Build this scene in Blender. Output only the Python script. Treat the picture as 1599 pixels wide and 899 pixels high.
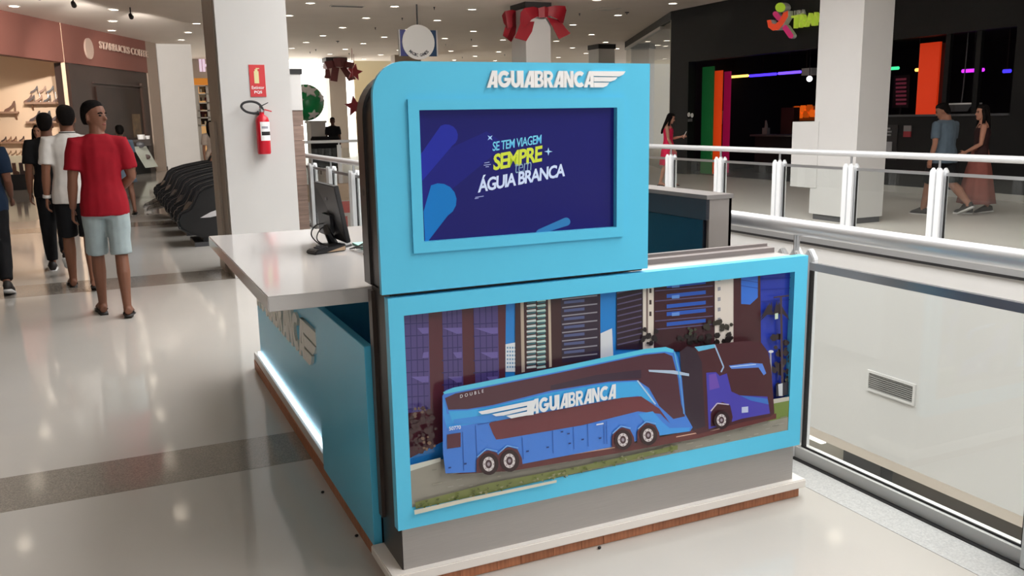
import bpy, bmesh, math, random
from mathutils import Vector, Matrix, Euler, noise
random.seed(7)
for o in list(bpy.data.objects): bpy.data.objects.remove(o)
SC = bpy.context.scene
COL = SC.collection
PI = math.pi
# ------------------------------------------------------------------ camera
CAM = Vector((0, 0, 1.6)); FPX = 1374.12; CX, CY = 799.5, 449.5
YAW, PITCH, ROLL = math.radians(24.4544), math.radians(-10.9099), math.radians(-1.0527)
FWD = Vector((math.sin(YAW)*math.cos(PITCH), math.cos(YAW)*math.cos(PITCH), math.sin(PITCH)))
_r0 = Vector((math.cos(YAW), -math.sin(YAW), 0)); _u0 = _r0.cross(FWD)
RGT = math.cos(ROLL)*_r0 + math.sin(ROLL)*_u0
UPV = -math.sin(ROLL)*_r0 + math.cos(ROLL)*_u0
cam = bpy.data.cameras.new('camera'); cam.sensor_width = 36.0; cam.lens = FPX*36.0/1599.0
cam.clip_start = 0.05; cam.clip_end = 300
camo = bpy.data.objects.new('camera', cam); COL.objects.link(camo)
camo.matrix_world = Matrix(((RGT.x, UPV.x, -FWD.x, CAM.x), (RGT.y, UPV.y, -FWD.y, CAM.y), (RGT.z, UPV.z, -FWD.z, CAM.z), (0, 0, 0, 1)))
SC.camera = camo
# ------------------------------------------------------------------ world, lights, exposure
w = bpy.data.worlds.new('world'); SC.world = w; w.use_nodes = True
w.node_tree.nodes['Background'].inputs[0].default_value = (1.0, 0.98, 0.96, 1)
w.node_tree.nodes['Background'].inputs[1].default_value = 0.58
def area(name, loc, sx, sy, power, rot=(0, 0, 0), color=(1, 1, 1)):
    l = bpy.data.lights.new(name, 'AREA'); l.shape = 'RECTANGLE'; l.size = sx; l.size_y = sy
    l.energy = power; l.color = color
    o = bpy.data.objects.new(name, l); COL.objects.link(o); o.location = loc; o.rotation_euler = rot
    return o
area('skylight_daylight', (4.6, 5.5, 5.3), 4.2, 18.6, 1650, color=(1.0, 0.985, 0.97))
SC.view_settings.view_transform = 'Standard'
SC.view_settings.look = 'None'
SC.view_settings.exposure = 0.04
SC.view_settings.gamma = 1.0
SC.view_settings.use_curve_mapping = False
# ------------------------------------------------------------------ survey helpers: sight lines from the camera station to a known plane
def ray(x, y): return (x-CX)/FPX*RGT - (y-CY)/FPX*UPV + FWD
def at_z(x, y, z=0.0): d = ray(x, y); return CAM + d*((z-CAM.z)/d.z)
def at_x(x, y, X): d = ray(x, y); return CAM + d*((X-CAM.x)/d.x)
def at_y(x, y, Y): d = ray(x, y); return CAM + d*((Y-CAM.y)/d.y)
# ------------------------------------------------------------------ materials
def lin(c):
    r = []
    for k in c[:3]:
        k /= 255.0
        r.append(k/12.92 if k <= 0.04045 else ((k+0.055)/1.055)**2.4)
    return (*r, 1.0)
def mat(name, rgb, rough=0.5, metal=0.0, spec=0.5, vary=0.0, scale=8.0, stretch=None, emit=None, es=0.0, coat=0.0, rnd=0.0, bump=0.0, col2=None):
    m = bpy.data.materials.new(name); m.use_nodes = True
    nt = m.node_tree; b = nt.nodes['Principled BSDF']
    b.inputs['Base Color'].default_value = lin(rgb)
    b.inputs['Roughness'].default_value = rough; b.inputs['Metallic'].default_value = metal
    b.inputs['Specular IOR Level'].default_value = spec
    if coat: b.inputs['Coat Weight'].default_value = coat; b.inputs['Coat Roughness'].default_value = 0.05
    if emit: b.inputs['Emission Color'].default_value = lin(emit); b.inputs['Emission Strength'].default_value = es
    src = None
    if vary or bump or col2:
        tc = nt.nodes.new('ShaderNodeTexCoord'); mp = nt.nodes.new('ShaderNodeMapping')
        nt.links.new(tc.outputs['Object'], mp.inputs['Vector'])
        if stretch: mp.inputs['Scale'].default_value = stretch
        nz = nt.nodes.new('ShaderNodeTexNoise'); nz.inputs['Scale'].default_value = scale; nz.inputs['Detail'].default_value = 5
        nt.links.new(mp.outputs['Vector'], nz.inputs['Vector'])
        if vary or col2:
            rp = nt.nodes.new('ShaderNodeValToRGB')
            c = lin(rgb); c2 = lin(col2) if col2 else tuple(min(1, k*(1+vary)) for k in c[:3])+(1,)
            c1 = c if col2 else tuple(k*(1-vary) for k in c[:3])+(1,)
            rp.color_ramp.elements[0].position = 0.3; rp.color_ramp.elements[1].position = 0.7
            rp.color_ramp.elements[0].color = c1; rp.color_ramp.elements[1].color = c2
            nt.links.new(nz.outputs['Fac'], rp.inputs['Fac']); src = rp.outputs['Color']
        if bump:
            bp = nt.nodes.new('ShaderNodeBump'); bp.inputs['Strength'].default_value = bump; bp.inputs['Distance'].default_value = 0.01
            nt.links.new(nz.outputs['Fac'], bp.inputs['Height']); nt.links.new(bp.outputs['Normal'], b.inputs['Normal'])
    if rnd:
        oi = nt.nodes.new('ShaderNodeObjectInfo'); hs = nt.nodes.new('ShaderNodeHueSaturation')
        mr = nt.nodes.new('ShaderNodeMapRange'); mr.inputs['To Min'].default_value = 1-rnd; mr.inputs['To Max'].default_value = 1+rnd
        nt.links.new(oi.outputs['Random'], mr.inputs['Value']); nt.links.new(mr.outputs['Result'], hs.inputs['Value'])
        if src: nt.links.new(src, hs.inputs['Color'])
        else: hs.inputs['Color'].default_value = lin(rgb)
        src = hs.outputs['Color']
    if src: nt.links.new(src, b.inputs['Base Color'])
    return m
def glass_mat(name, tint=(235, 242, 240), refl=0.06, rough=0.0, density=0.06):
    """thin clear pane: passes light, Fresnel-weighted mirror on top"""
    m = bpy.data.materials.new(name); m.use_nodes = True; nt = m.node_tree
    for n in list(nt.nodes): nt.nodes.remove(n)
    out = nt.nodes.new('ShaderNodeOutputMaterial'); tr = nt.nodes.new('ShaderNodeBsdfTransparent'); gl = nt.nodes.new('ShaderNodeBsdfGlossy')
    df = nt.nodes.new('ShaderNodeBsdfDiffuse'); mx = nt.nodes.new('ShaderNodeMixShader'); mx2 = nt.nodes.new('ShaderNodeMixShader'); lw = nt.nodes.new('ShaderNodeLayerWeight'); pw = nt.nodes.new('ShaderNodeMath'); ma = nt.nodes.new('ShaderNodeMath')
    tr.inputs[0].default_value = lin(tint); gl.inputs['Roughness'].default_value = rough; df.inputs[0].default_value = lin((200, 200, 195))
    lw.inputs['Blend'].default_value = 0.5; pw.operation = 'POWER'; pw.inputs[1].default_value = 5.0; ma.operation = 'MULTIPLY_ADD'; ma.inputs[1].default_value = 0.8; ma.inputs[2].default_value = 0.03
    nt.links.new(lw.outputs['Facing'], pw.inputs[0]); nt.links.new(pw.outputs[0], ma.inputs[0]); mx2.inputs[0].default_value = density
    nt.links.new(tr.outputs[0], mx2.inputs[1]); nt.links.new(df.outputs[0], mx2.inputs[2])
    nt.links.new(ma.outputs[0], mx.inputs[0]); nt.links.new(mx2.outputs[0], mx.inputs[1]); nt.links.new(gl.outputs[0], mx.inputs[2])
    nt.links.new(mx.outputs[0], out.inputs[0])
    return m
def emat(name, rgb, s):
    m = bpy.data.materials.new(name); m.use_nodes = True; nt = m.node_tree
    for n in list(nt.nodes): nt.nodes.remove(n)
    out = nt.nodes.new('ShaderNodeOutputMaterial'); e = nt.nodes.new('ShaderNodeEmission')
    e.inputs[0].default_value = lin(rgb); e.inputs[1].default_value = s; nt.links.new(e.outputs[0], out.inputs[0])
    return m
def print_mat(name, rough=0.25, emit=0.0, spec=0.5):
    """flat print: colours come from the per-face colours of the printed shapes"""
    m = bpy.data.materials.new(name); m.use_nodes = True; nt = m.node_tree; b = nt.nodes['Principled BSDF']
    a = nt.nodes.new('ShaderNodeAttribute'); a.attribute_name = 'Col'
    nt.links.new(a.outputs['Color'], b.inputs['Base Color']); b.inputs['Roughness'].default_value = rough
    b.inputs['Specular IOR Level'].default_value = spec
    if emit:
        nt.links.new(a.outputs['Color'], b.inputs['Emission Color']); b.inputs['Emission Strength'].default_value = emit
    return m
# ------------------------------------------------------------------ mesh helpers
class MB:
    def __init__(s): s.v = []; s.f = []; s.m = []; s.c = []
    def add(s, vs, fs, mi=0, col=None):
        n = len(s.v); s.v += [Vector(p) for p in vs]
        for f in fs: s.f.append([n+i for i in f]); s.m.append(mi); s.c.append(col)
        return s
    def box(s, x0, x1, y0, y1, z0, z1, mi=0):
        return s.add([(x0,y0,z0),(x1,y0,z0),(x1,y1,z0),(x0,y1,z0),(x0,y0,z1),(x1,y0,z1),(x1,y1,z1),(x0,y1,z1)],
                     [(0,3,2,1),(4,5,6,7),(0,1,5,4),(1,2,6,5),(2,3,7,6),(3,0,4,7)], mi)
    def obox(s, c, u, v, n, mi=0):
        c, u, v, n = Vector(c), Vector(u), Vector(v), Vector(n)
        P = [c+a*u+b*v+d*n for d in (-1, 1) for b in (-1, 1) for a in (-1, 1)]
        return s.add(P, [(0,2,3,1),(4,5,7,6),(0,1,5,4),(1,3,7,5),(3,2,6,7),(2,0,4,6)], mi)
    def prism(s, poly, vec, mi=0, col=None):
        vec = Vector(vec); n = len(poly); a = [Vector(p) for p in poly]; b = [p+vec for p in a]
        return s.add(a+b, [tuple(range(n))[::-1], tuple(range(n, 2*n))]+[(i, (i+1) % n, n+(i+1) % n, n+i) for i in range(n)], mi, col)
    def flat(s, poly, col=None, mi=0): return s.add(poly, [tuple(range(len(poly)))], mi, col)
    def loft(s, rings, mi=0, caps=True, closed=False):
        k = len(rings[0]); vs = [p for r in rings for p in r]; fs = []
        R = len(rings)
        for i in range(R if closed else R-1):
            j = (i+1) % R
            for a in range(k): fs.append((i*k+a, i*k+(a+1) % k, j*k+(a+1) % k, j*k+a))
        if caps and not closed: fs.append(tuple(range(k))[::-1]); fs.append(tuple((R-1)*k+a for a in range(k)))
        return s.add(vs, fs, mi)
    def tube(s, pts, r, seg=8, mi=0, caps=True, closed=False, flatn=None):
        pts = [Vector(p) for p in pts]; n = len(pts)
        if not hasattr(r, '__len__'): r = [r]*n
        t0 = (pts[1]-pts[0]).normalized()
        nrm = Vector((0, 0, 1)) if abs(t0.z) < 0.9 else Vector((1, 0, 0))
        nrm = (nrm - nrm.dot(t0)*t0).normalized(); rings = []
        for i in range(n):
            if closed: t = pts[(i+1) % n]-pts[i-1]
            else: t = pts[min(i+1, n-1)]-pts[max(i-1, 0)]
            t.normalize(); nrm = (nrm-nrm.dot(t)*t).normalized(); b = t.cross(nrm)
            ri = r[i]
            rings.append([pts[i]+ri*(math.cos(2*PI*a/seg)*nrm+math.sin(2*PI*a/seg)*b) for a in range(seg)])
        return s.loft(rings, mi, caps, closed)
    def lathe(s, prof, c=(0, 0, 0), seg=16, mi=0, axis='z'):
        c = Vector(c); rings = []
        for r, z in prof:
            ring = []
            for a in range(seg):
                ca, sa = math.cos(2*PI*a/seg)*r, math.sin(2*PI*a/seg)*r
                ring.append(c+Vector((ca, sa, z) if axis == 'z' else (ca, z, sa) if axis == 'y' else (z, ca, sa)))
            rings.append(ring)
        return s.loft(rings, mi)
    def ball(s, c, rad, seg=12, rings=8, mi=0, M=None):
        c = Vector(c)
        if not hasattr(rad, '__len__'): rad = (rad,)*3
        L = []
        for i in range(rings+1):
            th = PI*i/rings; th = min(max(th, 0.02), PI-0.02)
            ring = []
            for a in range(seg):
                p = Vector((rad[0]*math.sin(th)*math.cos(2*PI*a/seg), rad[1]*math.sin(th)*math.sin(2*PI*a/seg), -rad[2]*math.cos(th)))
                if M: p = M @ p
                ring.append(c+p)
            L.append(ring)
        return s.loft(L, mi)
    def xf(s, M):
        s.v = [M @ p for p in s.v]; return s
    def build(s, name, mats, parent=None, smooth=False, bevel=0.0, label=None, cat=None, group=None, kind=None, origin=None, remesh=0, fold=0, fix=True):
        me = bpy.data.meshes.new(name)
        vs = s.v
        if origin is None:
            lo = [min(p[i] for p in vs) for i in range(3)]; hi = [max(p[i] for p in vs) for i in range(3)]
            origin = Vector(((lo[0]+hi[0])/2, (lo[1]+hi[1])/2, lo[2]))
        origin = Vector(origin)
        me.from_pydata([p-origin for p in vs], [], s.f)
        if not isinstance(mats, (list, tuple)): mats = [mats]
        for m in mats: me.materials.append(m)
        me.polygons.foreach_set('material_index', s.m)
        if any(c is not None for c in s.c):
            at = me.color_attributes.new('Col', 'FLOAT_COLOR', 'CORNER'); li = 0
            for p, c in zip(me.polygons, s.c):
                cc = lin(c) if c else (0.5, 0.5, 0.5, 1)
                for k in p.loop_indices: at.data[k].color = cc
        if fix and not any(c is not None for c in s.c):
            bm = bmesh.new(); bm.from_mesh(me); bmesh.ops.recalc_face_normals(bm, faces=bm.faces)
            if bevel: 
                ed = [e for e in bm.edges if len(e.link_faces) == 2 and e.calc_face_angle(0) > 0.6]
                bmesh.ops.bevel(bm, geom=ed, offset=bevel, segments=2, affect='EDGES', clamp_overlap=True)
            bm.to_mesh(me); bm.free()
        if remesh: me = remeshed(me, remesh, fold)
        if smooth:
            me.polygons.foreach_set('use_smooth', [True]*len(me.polygons))
            if smooth != 'all' and not remesh: me.set_sharp_from_angle(angle=math.radians(42))
        o = bpy.data.objects.new(name, me); COL.objects.link(o)
        o.location = origin
        if parent:
            o.parent = parent; o.location = origin - world_loc(parent)
        if label: o['label'] = label
        if cat: o['category'] = cat
        if group: o['group'] = group
        if kind: o['kind'] = kind
        return o
def world_loc(o):
    v = Vector((0, 0, 0))
    while o: v = v+o.location; o = o.parent
    return v
LAB = bpy.data.scenes.new('workbench')      # scratch scene: modifiers are evaluated here, away from the full scene
def lab_mesh(t):
    LAB.collection.objects.link(t)
    vl = LAB.view_layers[0]; vl.update(); dg = vl.depsgraph; dg.update()
    me = bpy.data.meshes.new_from_object(t.evaluated_get(dg), depsgraph=dg)
    bpy.data.objects.remove(t)
    return me
def remeshed(me, vox, fold=0):
    t = bpy.data.objects.new('tmp', me)
    md = t.modifiers.new('r', 'REMESH'); md.mode = 'VOXEL'; md.voxel_size = vox; md.use_smooth_shade = True
    sm = t.modifiers.new('s', 'SMOOTH'); sm.factor = 0.5; sm.iterations = 4
    me2 = lab_mesh(t); nm = me.name; bpy.data.meshes.remove(me); me2.name = nm
    if fold:
        n = len(me2.vertices); co = [0.0]*(3*n); no = [0.0]*(3*n)
        me2.vertices.foreach_get('co', co); me2.vertices.foreach_get('normal', no)
        for k in range(n):
            q = Vector((co[3*k]*9, co[3*k+1]*9, co[3*k+2]*5)); d = fold*(noise.noise(q)+0.5*noise.noise(q*2.3))
            for c in range(3): co[3*k+c] += no[3*k+c]*d
        me2.vertices.foreach_set('co', co); me2.update()
    return me2
def thing(name, label, cat, loc=(0, 0, 0), rotz=0.0, group=None):
    o = bpy.data.objects.new(name, None); COL.objects.link(o); o.location = loc; o.rotation_euler = (0, 0, rotz)
    o.empty_display_size = 0.1
    o['label'] = label; o['category'] = cat
    if group: o['group'] = group
    return o
def struct(mb, name, mats, label=None, **k):
    o = mb.build(name, mats, kind='structure', **k)
    if label: o['label'] = label
    return o
def copy_tree(o, parent=None):
    c = o.copy(); COL.objects.link(c); c.parent = parent
    for ch in o.children: copy_tree(ch, c)
    return c
def text_mb(s, O, u, v, n, W, H, depth=0.0, bold=0.0, spacing=1.0, shear=0.0, mb=None, col=None, mi=0):
    """letters of a string as (extruded) mesh, fitted into W x H at O, along u, up v, outward n"""
    cu = bpy.data.curves.new('t', 'FONT'); cu.body = s; cu.size = 1; cu.offset = bold; cu.space_character = spacing; cu.shear = shear
    cu.resolution_u = 3; cu.extrude = 0.5 if depth else 0
    me = lab_mesh(bpy.data.objects.new('t', cu))
    xs = [q.co.x for q in me.vertices]; ys = [q.co.y for q in me.vertices]
    x0, x1, y0, y1 = min(xs), max(xs), min(ys), max(ys)
    O, u, v, n = Vector(O), Vector(u).normalized(), Vector(v).normalized(), Vector(n).normalized()
    vs = [O+u*((q.co.x-x0)/(x1-x0)*W)+v*((q.co.y-y0)/(y1-y0)*H)+n*((q.co.z+0.5)*depth if depth else 0) for q in me.vertices]
    mb = mb or MB(); mb.add(vs, [tuple(p.vertices) for p in me.polygons], mi, col)
    bpy.data.curves.remove(cu); bpy.data.meshes.remove(me)
    return mb
def arc(cx, cz, r, a0, a1, n=8): return [(cx+r*math.cos(a0+(a1-a0)*i/n), cz+r*math.sin(a0+(a1-a0)*i/n)) for i in range(n+1)]

def logo_mb(O, u, v, n, W, H, depth, mb=None):
    """heavy geometric capitals spelling the company name, built from bars and arcs"""
    O, u, v, n = Vector(O), Vector(u).normalized(), Vector(v).normalized(), Vector(n).normalized()
    t = 0.25; parts = []; x = 0.0
    def ring(cx, cy, rx, ry, a0, a1, k=10, tt=t):
        out = []
        for i in range(k):
            A, B = a0+(a1-a0)*i/k, a0+(a1-a0)*(i+1)/k
            out.append([(cx+rx*math.cos(A), cy+ry*math.sin(A)), (cx+rx*math.cos(B), cy+ry*math.sin(B)), (cx+(rx-tt)*math.cos(B), cy+(ry-tt)*math.sin(B)), (cx+(rx-tt)*math.cos(A), cy+(ry-tt)*math.sin(A))])
        return out
    R = math.radians
    def glyph(ch):
        if ch == 'A': return 0.80, [[(0, 0), (0.28, 0), (0.62, 1), (0.42, 1)], [(0.53, 0), (0.80, 0), (0.80, 1), (0.42, 1), (0.53, 0.8)], [(0.2, 0.17), (0.6, 0.17), (0.6, 0.36), (0.24, 0.36)]]
        if ch == 'G': return 0.98, ring(0.5, 0.5, 0.5, 0.5, R(42), R(360), 14)+[[(0.5, 0.38), (0.98, 0.38), (1.0, 0.5), (0.98, 0.58), (0.5, 0.58)]]
        if ch == 'C': return 0.86, ring(0.5, 0.5, 0.5, 0.5, R(48), R(312), 14)
        if ch == 'U': return 0.74, [[(0, 0.36), (t, 0.36), (t, 1), (0, 1)], [(0.74-t, 0.36), (0.74, 0.36), (0.74, 1), (0.74-t, 1)]]+ring(0.37, 0.37, 0.37, 0.37, R(180), R(360), 10)
        if ch == 'I': return t, [[(0, 0), (t, 0), (t, 1), (0, 1)]]
        if ch == 'B': return 0.72, [[(0, 0), (t, 0), (t, 1), (0, 1)], [(t, 0.8), (0.44, 0.8), (0.44, 1), (t, 1)], [(t, 0.42), (0.44, 0.42), (0.44, 0.58), (t, 0.58)], [(t, 0), (0.44, 0), (0.44, 0.2), (t, 0.2)]]+ring(0.42, 0.73, 0.27, 0.27, R(-90), R(90), 8, 0.2)+ring(0.42, 0.29, 0.3, 0.29, R(-90), R(90), 8, 0.2)
        if ch == 'R': return 0.74, [[(0, 0), (t, 0), (t, 1), (0, 1)], [(t, 0.8), (0.42, 0.8), (0.42, 1), (t, 1)], [(t, 0.4), (0.42, 0.4), (0.42, 0.58), (t, 0.58)], [(0.28, 0.42), (0.5, 0.46), (0.76, 0), (0.48, 0)]]+ring(0.42, 0.7, 0.3, 0.3, R(-90), R(90), 8, 0.2)
        if ch == 'N': return 0.78, [[(0, 0), (t*0.9, 0), (t*0.9, 1), (0, 1)], [(0.78-t*0.9, 0), (0.78, 0), (0.78, 1), (0.78-t*0.9, 1)], [(0, 1), (0.26, 1), (0.78, 0), (0.52, 0)]]
    for ch in 'AGUIABRANCA':
        w_, ps = glyph(ch)
        for q in ps: parts.append([(x+a, c) for a, c in q])
        x += w_+(0.03 if ch not in 'UC' else -0.02)
    mb = mb or MB(); k = W/(x-0.03)
    for i, q in enumerate(parts):
        off = n*((i % 9)*0.00008 if depth else (i % 9)*0.00001)
        P_ = [O+u*(a*k)+v*(c*H) for a, c in q]
        if depth: mb.prism(P_, n*depth+off)
        else: mb.flat([p_+off for p_ in P_])
    return mb
# ================================================================== THE SETTING
HC = 4.4
m_floor = mat('polished_floor', (188, 184, 178), rough=0.075, spec=0.4, vary=0.025, scale=1.2)
m_floor2 = mat('matt_floor', (204, 200, 193), rough=0.4, spec=0.25, vary=0.02, scale=1.2)
m_band = mat('granite_band', (120, 114, 106), rough=0.1, col2=(158, 150, 140), scale=160)
m_grey_granite = mat('grey_granite', (168, 168, 168), rough=0.35, col2=(196, 196, 194), scale=120)
m_ceil = mat('ceiling_paint', (250, 240, 230), rough=0.9, vary=0.02, scale=0.8)
m_white = mat('white_paint', (204, 202, 200), rough=0.45, vary=0.015, scale=2)
m_fascia = mat('fascia_white', (198, 197, 195), rough=0.4, vary=0.012, scale=1.5)
m_black = mat('black_facade', (17, 17, 18), rough=0.6, spec=0.25, vary=0.12, scale=2)
m_void = mat('dark_interior', (16, 16, 19), rough=0.8)
m_alu = mat('brushed_aluminium', (205, 207, 210), rough=0.28, metal=0.9)
m_railtube = mat('handrail_metal', (226, 228, 231), rough=0.3, metal=0.45)
m_postwhite = mat('post_lacquer', (222, 224, 226), rough=0.3, spec=0.5)
m_gasket = mat('black_gasket', (22, 20, 22), rough=0.6)
m_glass = glass_mat('balustrade_glass', tint=(250, 252, 251), density=0.012)
m_dkgrey = mat('dark_grey', (70, 70, 74), rough=0.5)
VX0, VX1 = 2.84, 8.2          # edges of the void between the two galleries
VY0, VY1 = -4.0, 23.0
b = MB(); b.box(-14, VX0-0.002, -8, 46, -0.4, 0); struct(b, 'floor', m_floor)
b = MB(); b.box(VX1+0.02, 26, -8, VY1+0.02, -0.4, 0); struct(b, 'floor', m_floor2)
b = MB(); b.box(VX0, 26, VY1+0.02, 46, -0.4, 0); struct(b, 'floor', m_floor2)
b = MB(); b.box(VX0, VX1, -8, VY0, -0.4, 0); struct(b, 'floor', m_floor)
for k, (y0, y1) in enumerate(((4.075, 4.5), (9.48, 10.2), (15.3, 16.0), (21.2, 21.9))):
    b = MB(); b.box(-14, 2.64, y0, y1, -0.02, 0.0012); struct(b, 'trim_%d' % (k+1), m_band)
b = MB(); b.box(2.64, VX0-0.03, -8, 23, -0.02, 0.0015); struct(b, 'trim_5', m_grey_granite)
# lower storey seen through the balustrade glass
m_lowfloor = mat('lower_floor', (226, 220, 210), rough=0.2, vary=0.03)
m_lowwall = mat('lower_wall_taupe', (112, 106, 98), rough=0.7)
b = MB(); b.box(-2, 22, -8, 34, -5.4, -5.2); struct(b, 'floor', m_lowfloor)
b = MB(); b.box(12.0, 12.2, -8, 11.3, -5.2, -2.6); struct(b, 'wall_right', m_lowwall)
b = MB(); b.box(12.0, 12.2, 11.3, 34, -5.2, -2.6); struct(b, 'wall_right', mat('lower_wall_pale', (206, 202, 192), rough=0.6))
b = MB(); b.box(11.7, 12.0, 10.45, 11.3, -5.2, -2.5); struct(b, 'trim_6', m_dkgrey)
b = MB(); b.box(11.93, 12.0, 2, 10.45, -5.2, -5.0); struct(b, 'trim_7', mat('red_skirting', (150, 60, 66), rough=0.5))
lt = MB().box(11.6, 11.72, 11.75, 12.75, -4.45, -4.39); lt.build('tube_lamp', emat('tube_light', (255, 250, 240), 2.0), label='short white tube lamp glowing on the lower floor behind the glass balustrade', cat='lamp')
# far gallery edge: fascia, sill
b = MB(); b.box(VX1, VX1+0.25, -8, VY1, -2.5, -0.05); struct(b, 'wall_fascia', m_fascia)
b = MB(); b.box(VX1-0.03, VX1+0.3, -8, VY1, -0.05, 0.035); struct(b, 'trim_8', m_alu)
b = MB(); b.box(VX1-0.035, VX1-0.01, -8, VY1, -0.075, -0.045); struct(b, 'trim_9', m_gasket)
b = MB(); b.box(VX1+0.25, 12.0, -8, VY1, -2.75, -2.5); struct(b, 'ceiling', m_ceil)
b = MB(); b.box(VX0-0.25, VX0+0.01, VY0, VY1, -2.5, -0.02); struct(b, 'wall_fascia', m_fascia)
b = MB(); b.box(VX0, VX1, VY1, VY1+0.25, -2.2, -0.0); struct(b, 'wall_back', mat('tan_fascia', (196, 170, 140), rough=0.6))
b = MB(); b.box(VX0, VX1, VY1-0.08, VY1, -0.9, -0.45); struct(b, 'trim_10', m_fascia)
VT = thing('wall_vent', 'small dark louvred vent set in the white fascia across the void', 'air vent', (VX1-0.02, 7.25, -1.71))
vy0, vy1, vz0, vz1 = 6.92, 7.57, -1.70, -1.505
fr_ = MB().box(VX1-0.025, VX1+0.01, vy0-0.03, vy1+0.03, vz0-0.03, vz0).box(VX1-0.025, VX1+0.01, vy0-0.03, vy1+0.03, vz1, vz1+0.03).box(VX1-0.025, VX1+0.01, vy0-0.03, vy0, vz0, vz1).box(VX1-0.025, VX1+0.01, vy1, vy1+0.03, vz0, vz1)
fr_.build('frame', m_fascia, VT)
MB().box(VX1-0.004, VX1-0.002, vy0, vy1, vz0, vz1).build('backing', m_dkgrey, VT)
for k in range(8): MB().prism([(VX1-0.02, vy0, vz0+0.0243*k+0.004), (VX1-0.005, vy0, vz0+0.0243*k+0.016), (VX1-0.005, vy0, vz0+0.0243*k+0.019), (VX1-0.02, vy0, vz0+0.0243*k+0.007)], (0, vy1-vy0, 0)).build('slat', mat('vent_slat', (120, 118, 114), rough=0.5) if k == 0 else bpy.data.materials['vent_slat'], VT)
# ceiling with a skylight well over the void
SX0, SX1, SY0, SY1 = 2.4, 6.8, -4.0, 15.0
mc = MB()
mc.box(-14, SX0, -4, 42, HC, HC+0.3); struct(mc, 'ceiling', m_ceil)
b = MB(); b.box(SX1, 30, -8, 42, HC, HC+0.3); struct(b, 'ceiling', m_ceil)
b = MB(); b.box(SX0, SX1, SY1, 42, HC, HC+0.3); struct(b, 'ceiling', m_ceil)
b = MB(); b.box(SX0, SX1, -8, SY0, HC, HC+0.3); struct(b, 'ceiling', m_ceil)
b = MB()
b.box(SX0-0.1, SX0, SY0, SY1, HC+0.3, HC+1.0); b.box(SX1, SX1+0.1, SY0, SY1, HC+0.3, HC+1.0)
b.box(SX0-0.1, SX1+0.1, SY1, SY1+0.1, HC+0.3, HC+1.0); b.box(SX0-0.1, SX1+0.1, SY0-0.1, SY0, HC+0.3, HC+1.0)
for k in range(1, 9): b.box(SX0, SX1, SY0+2*k-0.03, SY0+2*k+0.03, HC+0.3, HC+0.42)
struct(b, 'skylight_frame', m_white)
# bright glazed end of the mall
b = MB(); b.box(3.0, 11.6, 44.0, 44.1, 0.0, 6.0); struct(b, 'window_1', emat('daylit_glazing', (255, 252, 244), 4.2))
b = MB(); b.box(11.6, 26, 44.0, 44.2, 0.0, 6.0); struct(b, 'wall_back', mat('cream_wall', (240, 222, 180), rough=0.7))
b = MB(); b.box(-14, 3.0, 45.0, 45.2, 0, 6.0); struct(b, 'wall_back', mat('fawn_wall', (190, 170, 150), rough=0.7))  # plain fawn back wall left of the glazing
# ------------------------------------------------------------------ balustrades
m_sill = mat('sill_grey', (206, 206, 204), rough=0.35)
def balustrade(name, label, X, posts, y0, y1, htop, out, zsill, detail=True):
    """handrail tube on stems, twin flat posts, glass panes in a slim frame"""
    R = thing(name, label, 'railing', (X, y0, 0))
    MB().tube([(X, y0, htop-0.038), (X, (y0+y1)/2, htop-0.038), (X, y1, htop-0.038)], 0.038, 16).build('handrail', m_railtube, R, smooth=True)
    MB().box(X-0.03, X+0.035, y0, y1, 0.0, zsill).build('sill', m_sill, R)
    for i, y in enumerate(posts):
        p = MB()
        for s in (-1, 1):
            c = y+s*0.045; w = 0.036; z0, z1 = 0.0, 0.985
            prof = [(c-w, z0), (c+w, z0), (c+w, z1-0.04), (c+w-0.03, z1), (c-w+0.03, z1), (c-w, z1-0.04)]
            p.prism([(X-0.055, a, z) for a, z in prof], (0.03, 0, 0)); p.prism([(X+0.03, a, z) for a, z in prof], (0.03, 0, 0))
        p.box(X-0.03, X+0.03, y-0.04, y+0.04, 0.0, 0.95)
        po = p.build('post', m_postwhite, R, bevel=0.004)
        MB().tube([(X, y, 0.94), (X, y, 1.0), (X, y, htop-0.05)], 0.014, 10).build('stem', m_alu, po, smooth=True)
    ys = sorted(posts)
    segs = [(ys[i]+0.1, ys[i+1]-0.1) for i in range(len(ys)-1)]
    if ys[0]-y0 > 0.3: segs.insert(0, (y0+0.02, ys[0]-0.1))
    for a, c in segs:
        pane = MB().box(X-0.004, X+0.004, a+0.01, c-0.01, zsill, 0.93).build('pane', m_glass, R)
        fr = MB(); fr.box(X-0.012, X+0.012, a, c, 0.9, 0.935); fr.build('top_bar', m_alu if not detail else m_dkalu, pane)
        gk = MB(); gk.box(X-0.01, X+0.01, a, a+0.012, zsill, 0.9); gk.box(X-0.01, X+0.01, c-0.012, c, zsill, 0.9); gk.box(X-0.012, X-0.005, a, c, zsill, zsill+0.008)
        gk.build('gasket', m_gasket, pane)
    return R
m_dkalu = mat('grey_aluminium', (150, 152, 156), rough=0.35, metal=0.8)
near_posts = [0.47, 1.8, 3.12, 4.4, 5.7, 7.05, 8.4, 9.8, 11.12, 12.37, 13.6, 14.85, 16.1, 17.4, 18.7, 20.0, 21.3, 22.6]
nb = balustrade('balustrade', 'glass balustrade with thick silver handrail running past the blue kiosk', 2.868, near_posts, -1.0, 22.9, 1.122, 1, 0.055)
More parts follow.
